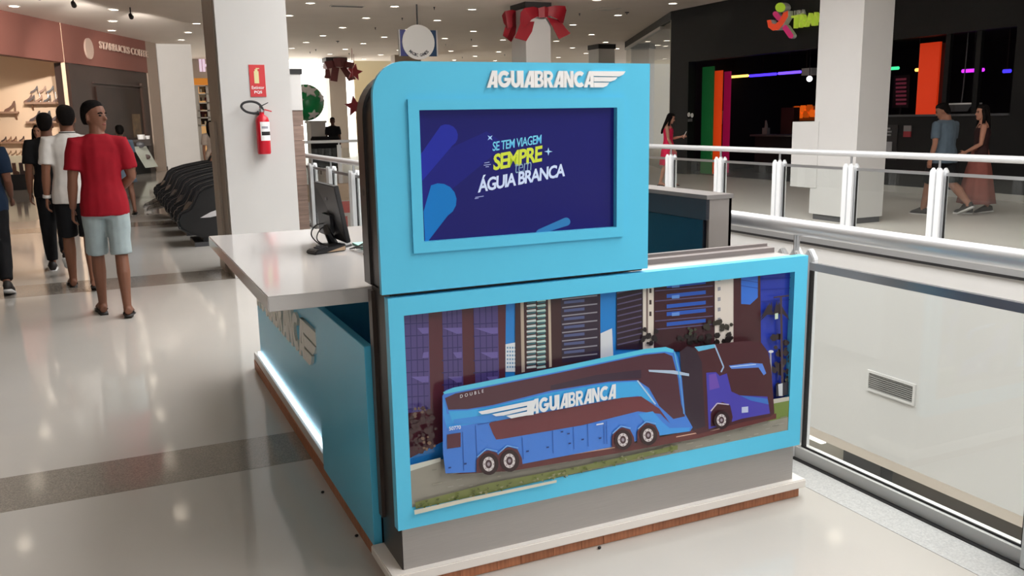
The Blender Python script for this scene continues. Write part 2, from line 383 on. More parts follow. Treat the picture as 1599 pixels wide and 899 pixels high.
# slot in front of the near sill
MB().box(2.812, 2.835, -1, 22.9, -0.015, 0.004).build('floor_slot', m_gasket, nb)
far_posts = [y for y in [11.95-1.27*k for k in range(0, 10)]]+[11.95+1.27*k for k in range(1, 9)]
balustrade('balustrade', 'white post balustrade across the void in front of the black arcade', VX1+0.09, far_posts, -2.0, 22.6, 1.14, -1, 0.05, detail=False)
eb = thing('balustrade', 'short white railing closing the far end of the void', 'railing', (VX0, VY1+0.1, 0))
MB().tube([(VX0+0.1, VY1+0.1, 1.09), (5.5, VY1+0.1, 1.09), (VX1, VY1+0.1, 1.09)], 0.038, 12).build('handrail', m_postwhite, eb, smooth=True)
for k in range(5):
    x = VX0+0.3+k*1.23; MB().box(x-0.05, x+0.05, VY1+0.07, VY1+0.13, 0, 1.0).box(x-0.014, x+0.014, VY1+0.086, VY1+0.114, 1.0, 1.07).build('post', m_postwhite, eb)
for k in range(4):
    x = VX0+0.3+k*1.23; MB().box(x+0.08, x+1.15, VY1+0.096, VY1+0.104, 0.02, 0.92).build('pane', m_glass, eb)
# banner on the end fascia
bn = thing('banner', 'red banner with white lettering hanging below the far railing', 'banner', (4.2, VY1-0.1, -1.6))
q0, q1 = at_y(524, 315, VY1-0.1), at_y(560, 362, VY1-0.1)
MB().box(q0.x, q0.x+1.6, VY1-0.11, VY1-0.09, q1.z, q0.z).build('cloth', mat('banner_red', (196, 50, 56), rough=0.6), bn)
text_mb('T', (q0.x+0.15, VY1-0.113, q1.z+0.05), (1, 0, 0), (0, 0, 1), (0, -1, 0), 0.36, 0.48, 0.003, 0.02).build('lettering', m_white, bn)
# ================================================================== KIOSK
m_blue = mat('kiosk_blue_laminate', (88, 196, 234), rough=0.32, spec=0.4, vary=0.01, scale=3)
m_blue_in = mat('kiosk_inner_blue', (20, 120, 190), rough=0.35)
m_steel = mat('brushed_steel', (172, 168, 165), rough=0.4, metal=0.6, vary=0.04, scale=30, stretch=(0.3, 3, 12))
m_dark = mat('dark_steel_edge', (70, 64, 62), rough=0.34, metal=0.75)
m_wbase = mat('white_base', (228, 222, 216), rough=0.35)
m_counter = mat('white_quartz', (206, 204, 203), rough=0.08, spec=0.5)
m_wood = mat('plinth_wood', (150, 92, 62), rough=0.5, col2=(186, 122, 86), scale=6, stretch=(14, 14, 1.2), rnd=0.12)
m_letter = mat('letter_white', (240, 240, 240), rough=0.4)
K = thing('kiosk', 'blue travel agency kiosk with screen and printed bus panel on a wooden plinth', 'kiosk', (1.65, 4.2, 0))
YB, YT, YS = 2.66, 2.665, 2.70
# plinth planks, front and side
x = 0.785
while x < 2.54:
    wd = random.uniform(0.09, 0.17); x1 = min(2.545, x+wd)
    if 2.545-x1 < 0.05: x1 = 2.545
    MB().box(x+0.0008, x1-0.0008, 2.692, 2.712, 0.002, 0.045).build('plank', m_wood, K)
    x = x1
y = 2.69
while y < 5.85:
    y1 = min(5.85, y+random.uniform(0.25, 0.5))
    MB().box(0.772, 0.79, y+0.001, y1-0.001, 0.0, 0.062).build('plank', m_wood, K); y = y1
MB().box(0.79, 2.54, 2.712, 2.95, 0.0, 0.045).box(0.79, 1.2, 2.95, 5.85, 0, 0.06).build('plinth_core', m_dkgrey, K)
MB().box(0.748, 2.565, 2.672, 2.93, 0.045, 0.082).build('base_slab', m_wbase, K, bevel=0.004)
# steel body behind the printed panel
MB().box(0.80, 2.512, YS, 2.92, 0.082, 1.03).build('front_body', [m_steel], K)
MB().box(0.796, 0.80, YS+0.003, 2.92, 0.082, 1.045).build('side_cladding', m_dark, K)
MB().box(0.80, 2.51, 2.86, 2.925, 1.03, 1.05).box(1.78, 2.51, 2.905, 2.925, 1.05, 1.062).build('top_capping', mat('capping_grey', (122, 114, 112), rough=0.4), K)
# printed panel frame
def P(x, y, Y): return at_y(x, y, Y)
def quad_frame(outer, inner, Y, depth, name, parent, m):
    fb = MB()
    for i in range(4):
        j = (i+1) % 4
        fb.prism([(outer[i][0], Y, outer[i][1]), (outer[j][0], Y, outer[j][1]), (inner[j][0], Y, inner[j][1]), (inner[i][0], Y, inner[i][1])], (0, depth, 0))
    return fb.build(name, m, parent)
bo = [(0.775, 1.043), (2.508, 1.043), (2.508, 0.249), (0.775, 0.249)]
bi = [(0.826, 0.983), (2.443, 0.983), (2.443, 0.323), (0.826, 0.323)]
quad_frame(bo, bi, YB, 0.04, 'picture_frame', K, m_blue)
# TV board with a rounded upper corner
tx0, tx1, tz0, tz1 = 0.758, 1.755, 1.056, 1.778
hx0, hx1, hz0, hz1 = 0.866, 1.648, 1.182, 1.664
rr = 0.105
tb = MB()
left = [(tx0, tz0), (hx0, tz0), (hx0, tz1)]+arc(tx0+rr, tz1-rr, rr, PI/2, PI, 10)
tb.prism([(a, YT, c) for a, c in left], (0, 0.02, 0))
tb.prism([(a, YT, c) for a, c in [(hx1, tz0), (tx1, tz0), (tx1, tz1), (hx1, tz1)]], (0, 0.02, 0))
tb.prism([(a, YT, c) for a, c in [(hx0, hz1), (hx1, hz1), (hx1, tz1), (hx0, tz1)]], (0, 0.02, 0))
tb.prism([(a, YT, c) for a, c in [(hx0, tz0), (hx1, tz0), (hx1, hz0), (hx0, hz0)]], (0, 0.02, 0))
tb.build('screen_board', m_blue, K)
so = [(hx0, hz1), (hx1, hz1), (hx1, hz0), (hx0, hz0)]
si = [(0.902, 1.63), (1.617, 1.63), (1.617, 1.217), (0.902, 1.217)]
quad_frame(so, si, YT-0.01, 0.04, 'screen_bezel', K, m_blue)
# dark body behind the board
r2 = 0.15
prof = [(0.80, 1.045), (1.75, 1.045), (1.75, 1.758)]+arc(0.80+r2, 1.758-r2, r2, PI/2, PI, 10)
MB().prism([(a, YT+0.03, c) for a, c in prof], (0, 0.225, 0)).build('screen_housing', m_dark, K)
prof2 = [(0.792, 1.045), (1.75, 1.045), (1.75, 1.765)]+arc(0.792+r2, 1.765-r2, r2, PI/2, PI, 10)
MB().prism([(a, 2.92, c) for a, c in prof2], (0, 0.075, 0)).build('housing_rim', mat('rim_grey', (74, 70, 68), rough=0.3, metal=0.6), K)
MB().lathe([(0.012, 0), (0.012, 0.004), (0.004, 0.006)], (0.7915, 2.955, 1.36), 12, axis='x').build('screw_cover', m_dkgrey, K)
# narrow dark strip beside the side wing
MB().box(0.783, 0.797, 2.885, 2.925, 0.2, 1.03).build('edge_strip', mat('strip_brown', (74, 62, 56), rough=0.35, metal=0.4), K)
# side wing, alcove, lettered side panel
MB().box(0.765, 0.796, 2.945, 3.77, 0.062, 0.822).build('side_wing', m_blue, K, bevel=0.002)
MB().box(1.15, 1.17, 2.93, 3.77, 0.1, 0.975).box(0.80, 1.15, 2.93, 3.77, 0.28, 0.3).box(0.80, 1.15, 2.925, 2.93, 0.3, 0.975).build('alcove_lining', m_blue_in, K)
MB().box(0.812, 0.84, 3.77, 4.77, 0.13, 0.978).box(0.812, 0.84, 4.77, 5.8, 0.13, 0.86).box(0.84, 1.17, 3.77, 3.79, 0.1, 0.975).build('side_panel', m_blue, K)
MB().box(0.79, 0.84, 3.772, 5.85, 0.062, 0.098).box(0.776, 0.79, 3.772, 5.85, 0.062, 0.112).build('base_lip', m_wbase, K)
MB().box(0.795, 0.811, 3.775, 5.8, 0.098, 0.124).build('light_strip', emat('led_white', (225, 245, 255), 3.2), K)
MB().box(0.84, 2.6, 5.76, 5.8, 0.06, 0.86).build('end_panel', m_blue, K)
cp = MB().box(0.806, 0.812, 5.36, 5.56, 0.62, 0.82).build('service_cover', mat('cover_grey', (176, 182, 182), rough=0.4), K)
cp['label'] = 'small grey service cover'
MB().box(0.449, 1.45, 2.96, 4.77, 0.977, 1.03).build('counter_top', m_counter, K, bevel=0.003)
MB().box(1.2, 1.4, 2.93, 4.7, 0.06, 0.977).build('desk_back', mat('desk_grey', (200, 200, 200), rough=0.5), K)
# raised letters on the board
uX, uZ, nF = Vector((1, 0, 0)), Vector((0, 0, 1)), Vector((0, -1, 0))
def wing(O, u, v, n, W, H, depth, flip=False, mb=None, col=None):
    F = [[(-0.06, 1.0), (1.0, 1.0), (0.93, 0.80), (0.80, 0.68), (-0.02, 0.70)], [(-0.02, 0.64), (0.74, 0.63), (0.66, 0.46), (0.52, 0.36), (-0.02, 0.36)], [(-0.02, 0.30), (0.47, 0.30), (0.40, 0.10), (0.28, 0.0), (-0.02, 0.0)]]
    mb = mb or MB()
    for f in F:
        pts = [Vector(O)+u*(W*(1-a if flip else a))+v*(H*b_) for a, b_ in f]
        if depth: mb.prism(pts, n*depth)
        else: mb.flat(pts, col)
    return mb
a = P(759, 136, YT); c = P(925, 133, YT); t = P(925, 112, YT)
zl, zh = a.z-0.002, P(800, 110.5, YT).z
L = logo_mb((a.x, YT, zl), uX, uZ, nF, c.x-a.x, zh-zl, 0.008)
wing((c.x+0.004, YT, zl), uX, uZ, nF, P(975, 112, YT).x-c.x-0.004, zh-zl, 0.008, mb=L)
o = L.build('raised_lettering', m_letter, K); o['label'] = 'raised white lettering with a winged emblem'
# letters on the side panel: read from the far end towards the near end
uS, nS = Vector((0, -1, 0)), Vector((-1, 0, 0))
e0 = at_x(479, 563, 0.80); e1 = at_x(496, 520, 0.80); 
zb_, zt_ = 0.455, 0.655
L = logo_mb((0.812, 5.72, zb_), uS, uZ, nS, 1.5, zt_-zb_, 0.014)
wing((0.812, 4.22, zb_), uS, uZ, nS, 0.36, zt_-zb_, 0.014, mb=L)
o = L.build('side_lettering', mat('side_letter', (226, 222, 210), rough=0.4), K); o['label'] = 'raised cream lettering on the side panel'
b = MB(); b.box(-7.2, -7.0, -8, 24.5, 0, HC); struct(b, 'wall_left', mat('left_shops_taupe', (150, 138, 126), rough=0.6))

for (px_, py_), lb in zip(((504, 770), (557, 838), (936, 857)), ('dark crumb on the floor beside the kiosk side plinth', 'small dark crumb on the floor near the left kiosk corner', 'tiny dark crumb before the wooden front plinth')):
    c = at_z(px_, py_); MB().ball(c+Vector((0, 0, 0.006)), (0.008, 0.006, 0.006), 7, 5).build('floor_crumb', m_gasket, label=lb, cat='crumb')
# ------------------------------------------------------------------ the print on the lower panel (flat shapes on a real board)
YP = YS-0.012
class Print:
    """flat print: shapes lie in one plane, each layer a hair in front of the last"""
    def __init__(s, Y): s.Y = Y; s.k = 0; s.b = MB(); s.lay = 0.00012
    def y(s): s.k += 1; return s.Y-s.k*s.lay
    def poly(s, pts, col):
        Y = s.y(); s.b.flat([(lambda q: (q.x, Y, q.z))(at_y(a, c, s.Y)) for a, c in pts], col)
    def many(s, polys, col):
        Y = s.y()
        for pts in polys: s.b.flat([(lambda q: (q.x, Y, q.z))(at_y(a, c, s.Y)) for a, c in pts], col)
    def line(s, a, c, wd, col):
        dx, dy = c[0]-a[0], c[1]-a[1]; l = math.hypot(dx, dy); nx, ny = -dy/l*wd/2, dx/l*wd/2
        s.poly([(a[0]+nx, a[1]+ny), (c[0]+nx, c[1]+ny), (c[0]-nx, c[1]-ny), (a[0]-nx, a[1]-ny)], col)
    def disc(s, x, y, rx, ry, col, n=18): s.poly([(x+rx*math.cos(2*PI*i/n), y+ry*math.sin(2*PI*i/n)) for i in range(n)], col)
    def text(s, t, a, c, h, col, bold=0.03, spacing=0.9, shear=0.0):
        """a, c: baseline ends, h: cap height (photo pixels)"""
        p, q, r_ = at_y(*a, s.Y), at_y(*c, s.Y), at_y(a[0], a[1]-h, s.Y); Y = s.y()
        text_mb(t, (p.x, Y, p.z), (q-p), (0, 0, 1) if shear == 0 else Vector((shear, 0, 1)), (0, -1, 0), (q-p).length, (r_-p).length, 0, bold, spacing, mb=s.b, col=col)
pr = Print(YP); g = pr.poly  # maroon darks: the panel's warm gloss reflection, mixed into the print colours
g([(622, 482), (1248, 412), (1240, 672), (636, 797)], (40, 128, 205))
g([(1180, 418), (1248, 411), (1240, 672), (1180, 680)], (44, 62, 168))
# left tower
g([(622, 482), (790, 464), (789, 580), (789, 640), (630, 720)], (82, 40, 50))
for x0, x1 in ((631, 669), (690, 721), (739, 777)):
    yt = lambda x: 487-(x-629)*0.113
    g([(x0, yt(x0)), (x1, yt(x1)), (x1+3, 640), (x0+4, 645)], (78, 66, 122))
    w_ = (x1-x0)/4.0
    pr.many([[(x0+w_*i-0.7, yt(x0)), (x0+w_*i+0.7, yt(x0)), (x0+w_*i+4, 642), (x0+w_*i+2.6, 642)] for i in range(1, 4)], (52, 46, 96))
    pr.many([[(x0, yy), (x1, yy-2), (x1, yy-0.6), (x0, yy+1.6)] for yy in range(505, 640, 19)], (52, 46, 96))
    pr.many([[(x0+w_*random.randint(0, 3)+1.5, yy), (x0+w_*4, yy-1), (x0+w_*4, yy+8), (x0+w_*3, yy+9)] for yy in range(512, 620, 38)], (104, 92, 158))
# white block and sky gap
g([(789, 537), (806, 534), (806, 580), (789, 580)], (214, 224, 232))
pr.many([[(791+4*i, 541+6*j), (793.4+4*i, 541+6*j), (793.4+4*i, 544+6*j), (791+4*i, 544+6*j)] for i in range(4) for j in range(6)], (96, 140, 180))
# balcony tower
g([(804, 466), (937, 452), (937, 560), (804, 585)], (66, 44, 46))
for x0, x1, c1 in ((822, 836, (196, 206, 206)), (838, 851, (176, 206, 200))):
    pr.many([[(x0, yy+2), (x1, yy), (x1+1, yy+3.6), (x0, yy+5)] for yy in range(466, 572, 8)], c1)
    pr.many([[(x0+1, yy+6), (x1, yy+4), (x1, yy+6.4), (x0+1, yy+8)] for yy in range(466, 570, 8)], (58, 104, 112))
g([(812, 466), (817, 465), (819, 580), (814, 581)], (178, 164, 148))
g([(855, 460), (859, 459), (861, 572), (857, 573)], (190, 176, 158))
g([(875, 458), (935, 452), (935, 560), (877, 566)], (54, 44, 58))
pr.many([[(877, yy+4), (932, yy-2), (932, yy), (877, yy+6)] for yy in range(462, 556, 13)], (142, 140, 150))
pr.many([[(880, yy+8), (912, yy+4.5), (912, yy+9), (880, yy+12)] for yy in range(462, 550, 13)], (84, 92, 132))
# sky gap with white gable
g([(937, 520), (955, 512), (957, 560), (937, 560)], (210, 216, 222))
# right towers
g([(962, 449), (1003, 444), (1003, 545), (962, 545)], (48, 34, 44))
pr.many([[(963, yy+4), (1001, yy-5), (1001, yy-3), (963, yy+6)] for yy in range(452, 540, 9)], (92, 84, 116))
g([(1003, 444), (1020, 442), (1020, 545), (1003, 545)], (214, 206, 196))
pr.many([[(1013, yy), (1016.5, yy), (1016.5, yy+7), (1013, yy+7)] for yy in (450, 468, 486)], (70, 60, 60))
g([(1008, 443), (1011, 443), (1011, 520), (1008, 520)], (120, 104, 100))
g([(1020, 442), (1115, 431), (1115, 548), (1020, 548)], (62, 36, 42))
pr.many([[(1040, yy+3), (1101, yy-3), (1101, yy+2.6), (1040, yy+9)] for yy in (440, 456, 472, 484, 500)], (48, 88, 178))
pr.many([[(1022, yy+3), (1112, yy-5), (1112, yy-3.4), (1022, yy+4.6)] for yy in (450, 466, 482, 497, 510)], (92, 84, 120))
pr.many([[(1048, yy), (1060, yy-1.4), (1060, yy+4), (1048, yy+5)] for yy in (444, 461, 488)], (96, 140, 210))
g([(1115, 431), (1145, 428), (1145, 545), (1115, 548)], (212, 204, 196))
pr.many([[(1119.5, yy), (1124, yy-0.6), (1124, yy+5), (1119.5, yy+6)] for yy in (433, 448, 464, 480, 496)], (140, 140, 150))
g([(1144, 428), (1186, 423), (1188, 640), (1144, 640)], (72, 42, 46))
g([(1156, 427), (1182, 424), (1182, 464), (1170, 475), (1156, 474)], (58, 112, 208))
pr.many([[(1156, yy), (1182, yy+4), (1182, yy+5), (1156, yy+1)] for yy in (436, 445)], (40, 70, 150))
pr.many([[(1187, yy), (1243, yy-4), (1243, yy-3), (1187, yy+1)] for yy in (436, 452, 470)], (36, 50, 140))
# trees, palm, lamp post
def leafy(cx, cy, rx, ry, n, col, s0=3, s1=7):
    ps = []
    for _ in range(n):
        a = random.uniform(0, 2*PI); r_ = math.sqrt(random.random()); x, y = cx+rx*r_*math.cos(a), cy+ry*r_*math.sin(a); s = random.uniform(s0, s1)
        ps.append([(x+s*random.uniform(0.6, 1)*math.cos(2*PI*i/6), y+s*random.uniform(0.6, 1)*math.sin(2*PI*i/6)) for i in range(6)])
    for p in ps: g(p, col)
leafy(1100, 527, 42, 11, 26, (42, 36, 36)); leafy(1120, 508, 22, 8, 12, (56, 52, 46)); leafy(1010, 522, 14, 14, 12, (40, 34, 36)); leafy(1078, 515, 12, 6, 6, (70, 74, 60), 2, 4)
leafy(1212, 560, 24, 40, 34, (50, 40, 44)); leafy(1226, 575, 10, 22, 10, (66, 66, 56), 2, 5)
for a in range(11):
    th = PI*(0.02+a/10.0); x, y = 1205+24*math.cos(th), 486-14*math.sin(th)+10
    g([(1203, 490), (1205+13*math.cos(th), 484-17*math.sin(th)), (x, y+4), (1205+12*math.cos(th), 489-11*math.sin(th))], (48, 38, 44))
g([(1213, 462), (1216, 462), (1219, 616), (1215, 617)], (70, 56, 62)); pr.line((1203, 463), (1227, 460), 2.2, (60, 46, 60)); g([(1205, 488), (1210, 487), (1210, 496), (1205, 497)], (190, 210, 190))
g([(1197, 548), (1199.5, 548), (1201, 620), (1198.5, 620)], (150, 150, 160)); pr.disc(1199, 547, 4, 2.2, (210, 214, 220))
g([(1207, 600), (1216, 595), (1236, 593), (1237, 612), (1207, 617)], (46, 44, 54)); g([(1210, 598), (1217, 596), (1217, 616), (1211, 616)], (196, 200, 206))
# hedge left, ground
leafy(657, 670, 20, 36, 40, (62, 40, 42)); leafy(652, 640, 14, 8, 8, (104, 84, 74), 2, 4); leafy(664, 690, 12, 14, 7, (116, 92, 76), 2, 4)
g([(636, 722), (690, 712), (1200, 622), (1242, 614), (1240, 675), (636, 800)], (146, 143, 132))
g([(1160, 640), (1196, 628), (1238, 620), (1237, 645), (1196, 654), (1150, 658)], (112, 132, 66))
g([(1196, 621), (1238, 614), (1238, 620), (1196, 628)], (186, 184, 172))
g([(636, 722), (684, 710), (684, 716), (637, 731)], (196, 200, 190))
pr.many([[(640+random.uniform(0, 560), 0)] for _ in range(0)], (0, 0, 0))
for _ in range(70):
    x = random.uniform(645, 1225); yb = 787-(x-643)*0.196; y = yb-random.uniform(6, 60-(x-643)*0.055); s = random.uniform(4, 14)
    g([(x, y), (x+s, y-s*0.2), (x+s, y-s*0.2+1.1), (x, y+1.1)], random.choice([(128, 126, 116), (162, 160, 150), (118, 116, 108), (170, 166, 150)]))
g([(643, 778), (760, 748), (900, 722), (1050, 690), (1050, 697), (900, 731), (760, 763), (644, 788)], (118, 126, 74))
for _ in range(90):
    x = random.uniform(645, 1040); yb = 783-(x-643)*0.222; y = yb+random.uniform(-5, 5); g([(x, y), (x+random.uniform(2, 7), y-2), (x+random.uniform(2, 6), y+2)], random.choice([(94, 108, 52), (138, 138, 96), (84, 92, 52), (150, 150, 118)]))
g([(640, 788), (720, 770), (860, 742), (860, 746), (720, 776), (641, 795)], (206, 204, 188))
# shadow under the coach, kerb lines
g([(700, 733), (780, 716), (960, 690), (1075, 664), (1200, 640), (1200, 648), (1080, 678), (960, 700), (790, 728)], (96, 50, 50))
pr.line((846, 708), (950, 692), 1.6, (214, 176, 160)); pr.line((852, 705), (866, 702.5), 1.4, (214, 190, 180)); pr.line((1045, 676), (1120, 662), 1.4, (220, 180, 160))
for x, y in ((772, 722), (815, 715)): g([(x-4, y), (x, y-4), (x+4, y-1)], (220, 200, 180))
# rear coach: second bus behind
g([(1060, 548), (1073, 537), (1102, 533), (1150, 528), (1175, 529), (1187, 545), (1192, 570), (1197, 640), (1190, 645), (1145, 654), (1078, 672), (1062, 660)], (72, 38, 44))
g([(1050, 545), (1062, 536), (1074, 540), (1084, 560), (1090, 660), (1062, 668), (1054, 600)], (52, 38, 50))
g([(1073, 537), (1104, 533), (1106, 538), (1079, 544)], (96, 178, 214)); pr.line((1104, 534), (1118, 568), 2.2, (150, 176, 210)); pr.line((1118, 568), (1114, 576), 2.2, (150, 176, 210))
g([(1091, 577), (1106, 576), (1112, 582), (1123, 578), (1130, 606), (1143, 612), (1186, 614), (1190, 640), (1146, 648), (1095, 664)], (70, 64, 168))
g([(1095, 580), (1106, 578), (1112, 600), (1096, 604)], (104, 76, 170)); g([(1143, 612), (1186, 617), (1188, 626), (1160, 620)], (60, 110, 190))
g([(1126, 566), (1160, 562), (1178, 563), (1184, 578), (1180, 581), (1172, 569), (1130, 571)], (86, 128, 214)); pr.line((1128, 568), (1168, 564), 1.3, (180, 210, 240))
g([(1146, 630), (1156, 629), (1156, 638), (1146, 639)], (180, 190, 220)); g([(1098, 660), (1098, 640), (1104, 628), (1116, 622), (1128, 627), (1132, 645), (1130, 655)], (66, 36, 42)); pr.line((1098, 636), (1108, 624), 1.8, (190, 180, 200)); pr.line((1108, 624), (1126, 626), 1.8, (190, 180, 200))
# front coach: body, glass, stripes
g([(683, 612), (688, 603), (700, 599), (860, 568), (995, 540), (1028, 537), (1040, 541), (1047, 553), (1053, 585), (1058, 640), (1070, 661), (1066, 667), (1016, 674), (950, 690), (790, 720), (740, 729), (688, 731), (684, 700)], (66, 124, 214))
g([(685, 612), (690, 640), (760, 628), (760, 650), (690, 662), (684, 640)], (60, 150, 226))
g([(684, 606), (700, 599), (860, 568), (995, 540), (1028, 537), (1040, 541), (1040, 546), (1026, 544), (995, 547), (860, 575), (702, 606), (686, 609)], (86, 192, 224))
g([(687, 615), (703, 608), (860, 577), (995, 549), (1026, 546), (1038, 551), (1047, 585), (1052, 625), (1058, 644), (1040, 648), (1018, 628), (1002, 600), (984, 588), (940, 590), (850, 604), (760, 626), (722, 632), (692, 633)], (78, 46, 56))
g([(850, 596), (920, 580), (990, 572), (990, 585), (940, 588), (850, 603)], (58, 42, 58))
g([(692, 635), (722, 634), (760, 628), (850, 607), (940, 592), (984, 590), (1000, 603), (1012, 625), (985, 612), (940, 618), (860, 632), (790, 645), (757, 653), (700, 655)], (62, 166, 228))
g([(700, 655), (757, 653), (790, 645), (757, 640), (700, 648)], (64, 140, 222))
g([(755, 655), (758, 652), (791, 646), (897, 627), (960, 615), (990, 613), (1018, 632), (1035, 655), (1020, 640), (985, 636), (900, 657), (776, 678), (766, 679), (761, 670)], (104, 52, 58))
g([(985, 640), (1008, 636), (1022, 652), (1034, 662), (1066, 661), (1064, 667), (1014, 674)], (64, 150, 226))
pr.line((1012, 592), (1000, 575), 0.1, (66, 36, 40)); g([(1001, 572), (1040, 573), (1064, 578), (1064, 582), (1036, 578), (1002, 575)], (170, 190, 214))
pr.line((1041, 545), (1050, 585), 2.0, (96, 176, 220)); pr.line((1050, 585), (1056, 640), 2.0, (96, 150, 214)); pr.line((984, 588.5), (1012, 625), 2.2, (170, 200, 230))
g([(690, 671), (711, 668), (711, 690), (690, 693)], (84, 44, 56))
for x0, y0, x1, y1 in ((714, 667, 716, 727), (734, 657, 737, 722), (737, 656, 766, 650), (806, 676, 808, 709), (853, 665, 854, 700), (885, 660, 886, 694), (907, 655, 908, 690), (932, 652, 933, 686), (936, 651, 937, 686)): pr.line((x0, y0), (x1, y1), 0.8, (44, 84, 164))
for x, y in ((694, 722), (718, 716), (814, 697), (845, 691), (879, 685), (899, 679), (926, 677), (867, 667), (877, 670)): g([(x-2, y-1), (x+2, y-1.6), (x+2, y+0.6), (x-2, y+1.2)], (36, 60, 120))
# wheel arches and wheels
for x, y, r_ in ((754, 716, 19), (786, 711, 19), (961, 679, 17), (1000, 672, 17)):
    g([(x-r_, y+r_*0.7), (x-r_, y-r_*0.3), (x-r_*0.6, y-r_*0.95), (x, y-r_*1.1), (x+r_*0.65, y-r_*0.9), (x+r_, y-r_*0.2), (x+r_*1.08, y+r_*0.5)], (86, 44, 50))
    pr.line((x-r_*0.95, y-r_*0.55), (x-r_*0.2, y-r_*1.22), 1.8, (112, 168, 232)); pr.line((x-r_*0.2, y-r_*1.22), (x+r_*0.7, y-r_*1.02), 1.8, (112, 168, 232))
for x, y, r_ in ((754, 716, 17), (786, 711, 17), (961, 679, 15.5), (1000, 672, 15.5), (1113, 649, 14)):
    pr.disc(x, y, r_*0.88, r_, (46, 28, 32)); pr.disc(x-0.5, y, r_*0.52, r_*0.66, (206, 200, 202)); pr.disc(x-0.5, y, r_*0.3, r_*0.4, (70, 50, 56)); pr.disc(x-0.5, y, r_*0.14, r_*0.18, (150, 140, 150))
    pr.many([[(x+r_*0.42*math.cos(t)-0.8, y+r_*0.54*math.sin(t)-0.8), (x+r_*0.42*math.cos(t)+0.8, y+r_*0.54*math.sin(t)-0.8), (x+r_*0.42*math.cos(t)+0.8, y+r_*0.54*math.sin(t)+0.8), (x+r_*0.42*math.cos(t)-0.8, y+r_*0.54*math.sin(t)+0.8)] for t in [k*PI/4 for k in range(8)]], (110, 96, 100))
# coach lettering
a_, c_, t_ = at_y(817, 640, YP), at_y(949, 615, YP), at_y(817, 617, YP); yl = pr.y()
n0_ = len(pr.b.f); logo_mb((a_.x, yl, a_.z), c_-a_, (0, 0, 1), (0, -1, 0), (c_-a_).length, t_.z-a_.z, 0, mb=pr.b)
for k_ in range(n0_, len(pr.b.f)): pr.b.c[k_] = (222, 228, 232)
for f in ([(737, 635), (820, 618), (817, 625), (752, 638), (742, 639)], [(758, 639), (817, 627), (815, 632), (776, 641), (764, 642)], [(780, 641.5), (816, 634), (812, 641), (800, 643), (788, 645.5)]): g(f, (222, 228, 232))
g([(812, 620), (824, 617), (822, 640), (812, 641)], (222, 228, 232))
pr.text('D O U B L E', (709, 614), (745, 605.5), 5.0, (220, 220, 226), 0.0, 1.1)
pr.text('50770', (692, 664), (710, 661.5), 6, (214, 226, 240), 0.02, 1.0)
g([(919, 654.5), (930, 652.5), (930, 654.5), (919, 656.5)], (214, 226, 240))
o = pr.b.build('bus_picture', print_mat('printed_panel', 0.18), K); o['label'] = 'printed picture of a blue double-decker coach before tower blocks'
MB().box(0.81, 2.46, YP+0.001, YS, 0.30, 1.0).build('picture_board', m_dkgrey, K)
# ------------------------------------------------------------------ the lit screen
YQ = YT+0.012
MB().box(0.885, 1.64, YQ+0.001, YQ+0.015, 1.2, 1.645).build('screen_back', m_gasket, K)
pr = Print(YQ); g = pr.poly
g([(640, 160), (980, 156), (985, 366), (650, 392)], (24, 24, 92))
g([(640, 260), (760, 205), (790, 226), (700, 300), (650, 330)], (26, 28, 108))
def pill(x0, y0, x1, y1, r0, r1, col):
    th = math.atan2(y1-y0, x1-x0)
    pts = [(x0+r0*math.cos(th+PI/2+PI*i/8), y0+r0*math.sin(th+PI/2+PI*i/8)) for i in range(9)]+[(x1+r1*math.cos(th-PI/2+PI*i/8), y1+r1*math.sin(th-PI/2+PI*i/8)) for i in range(9)]
    g([(min(max(a, 653+(c-170)*0.052), 964), min(c, 378-(a-664)*0.077)) for a, c in pts], col)
pill(610, 262, 697, 212, 24, 18, (32, 40, 140)); pill(600, 360, 686, 313, 34, 27, (18, 104, 172)); pill(845, 366, 884, 346, 9, 6.5, (44, 110, 162))
pr.text('SE TEM VIAGEM', (769, 236), (845, 224), 14.5, (104, 186, 216), 0.012, 0.9, 0.06)
pr.text('SEMPRE', (770, 266.5), (846, 252), 26, (186, 200, 62), 0.03, 0.88, 0.06)
pr.text('tem', (803, 271), (829, 266), 16, (120, 150, 176), -0.01, 0.9, 0.1)
pr.text('\u00c1GUIA BRANCA', (746, 301), (882, 275), 26.5, (186, 200, 226), 0.03, 0.88, 0.06)
def sparkle(x, y, r_, a, col):
    g([(x+(r_ if i % 2 == 0 else r_*0.3)*math.cos(a+i*PI/4), y+(r_ if i % 2 == 0 else r_*0.3)*math.sin(a+i*PI/4)) for i in range(8)], col)
sparkle(765, 215, 5.5, PI/4, (150, 190, 225)); sparkle(856, 236.5, 6.5, 0, (150, 190, 225))
for a, c in (((756, 254.5), (764, 253)), ((755, 258), (766, 256.5)), ((758, 260.5), (763, 260)), ((742, 308), (755, 306)), ((741, 310), (747, 309))): pr.line(a, c, 1.1, (150, 160, 205))
o = pr.b.build('screen_image', print_mat('screen_glow', 0.12, emit=0.3, spec=0.25), K); o['label'] = 'lit screen with a slogan on dark blue'
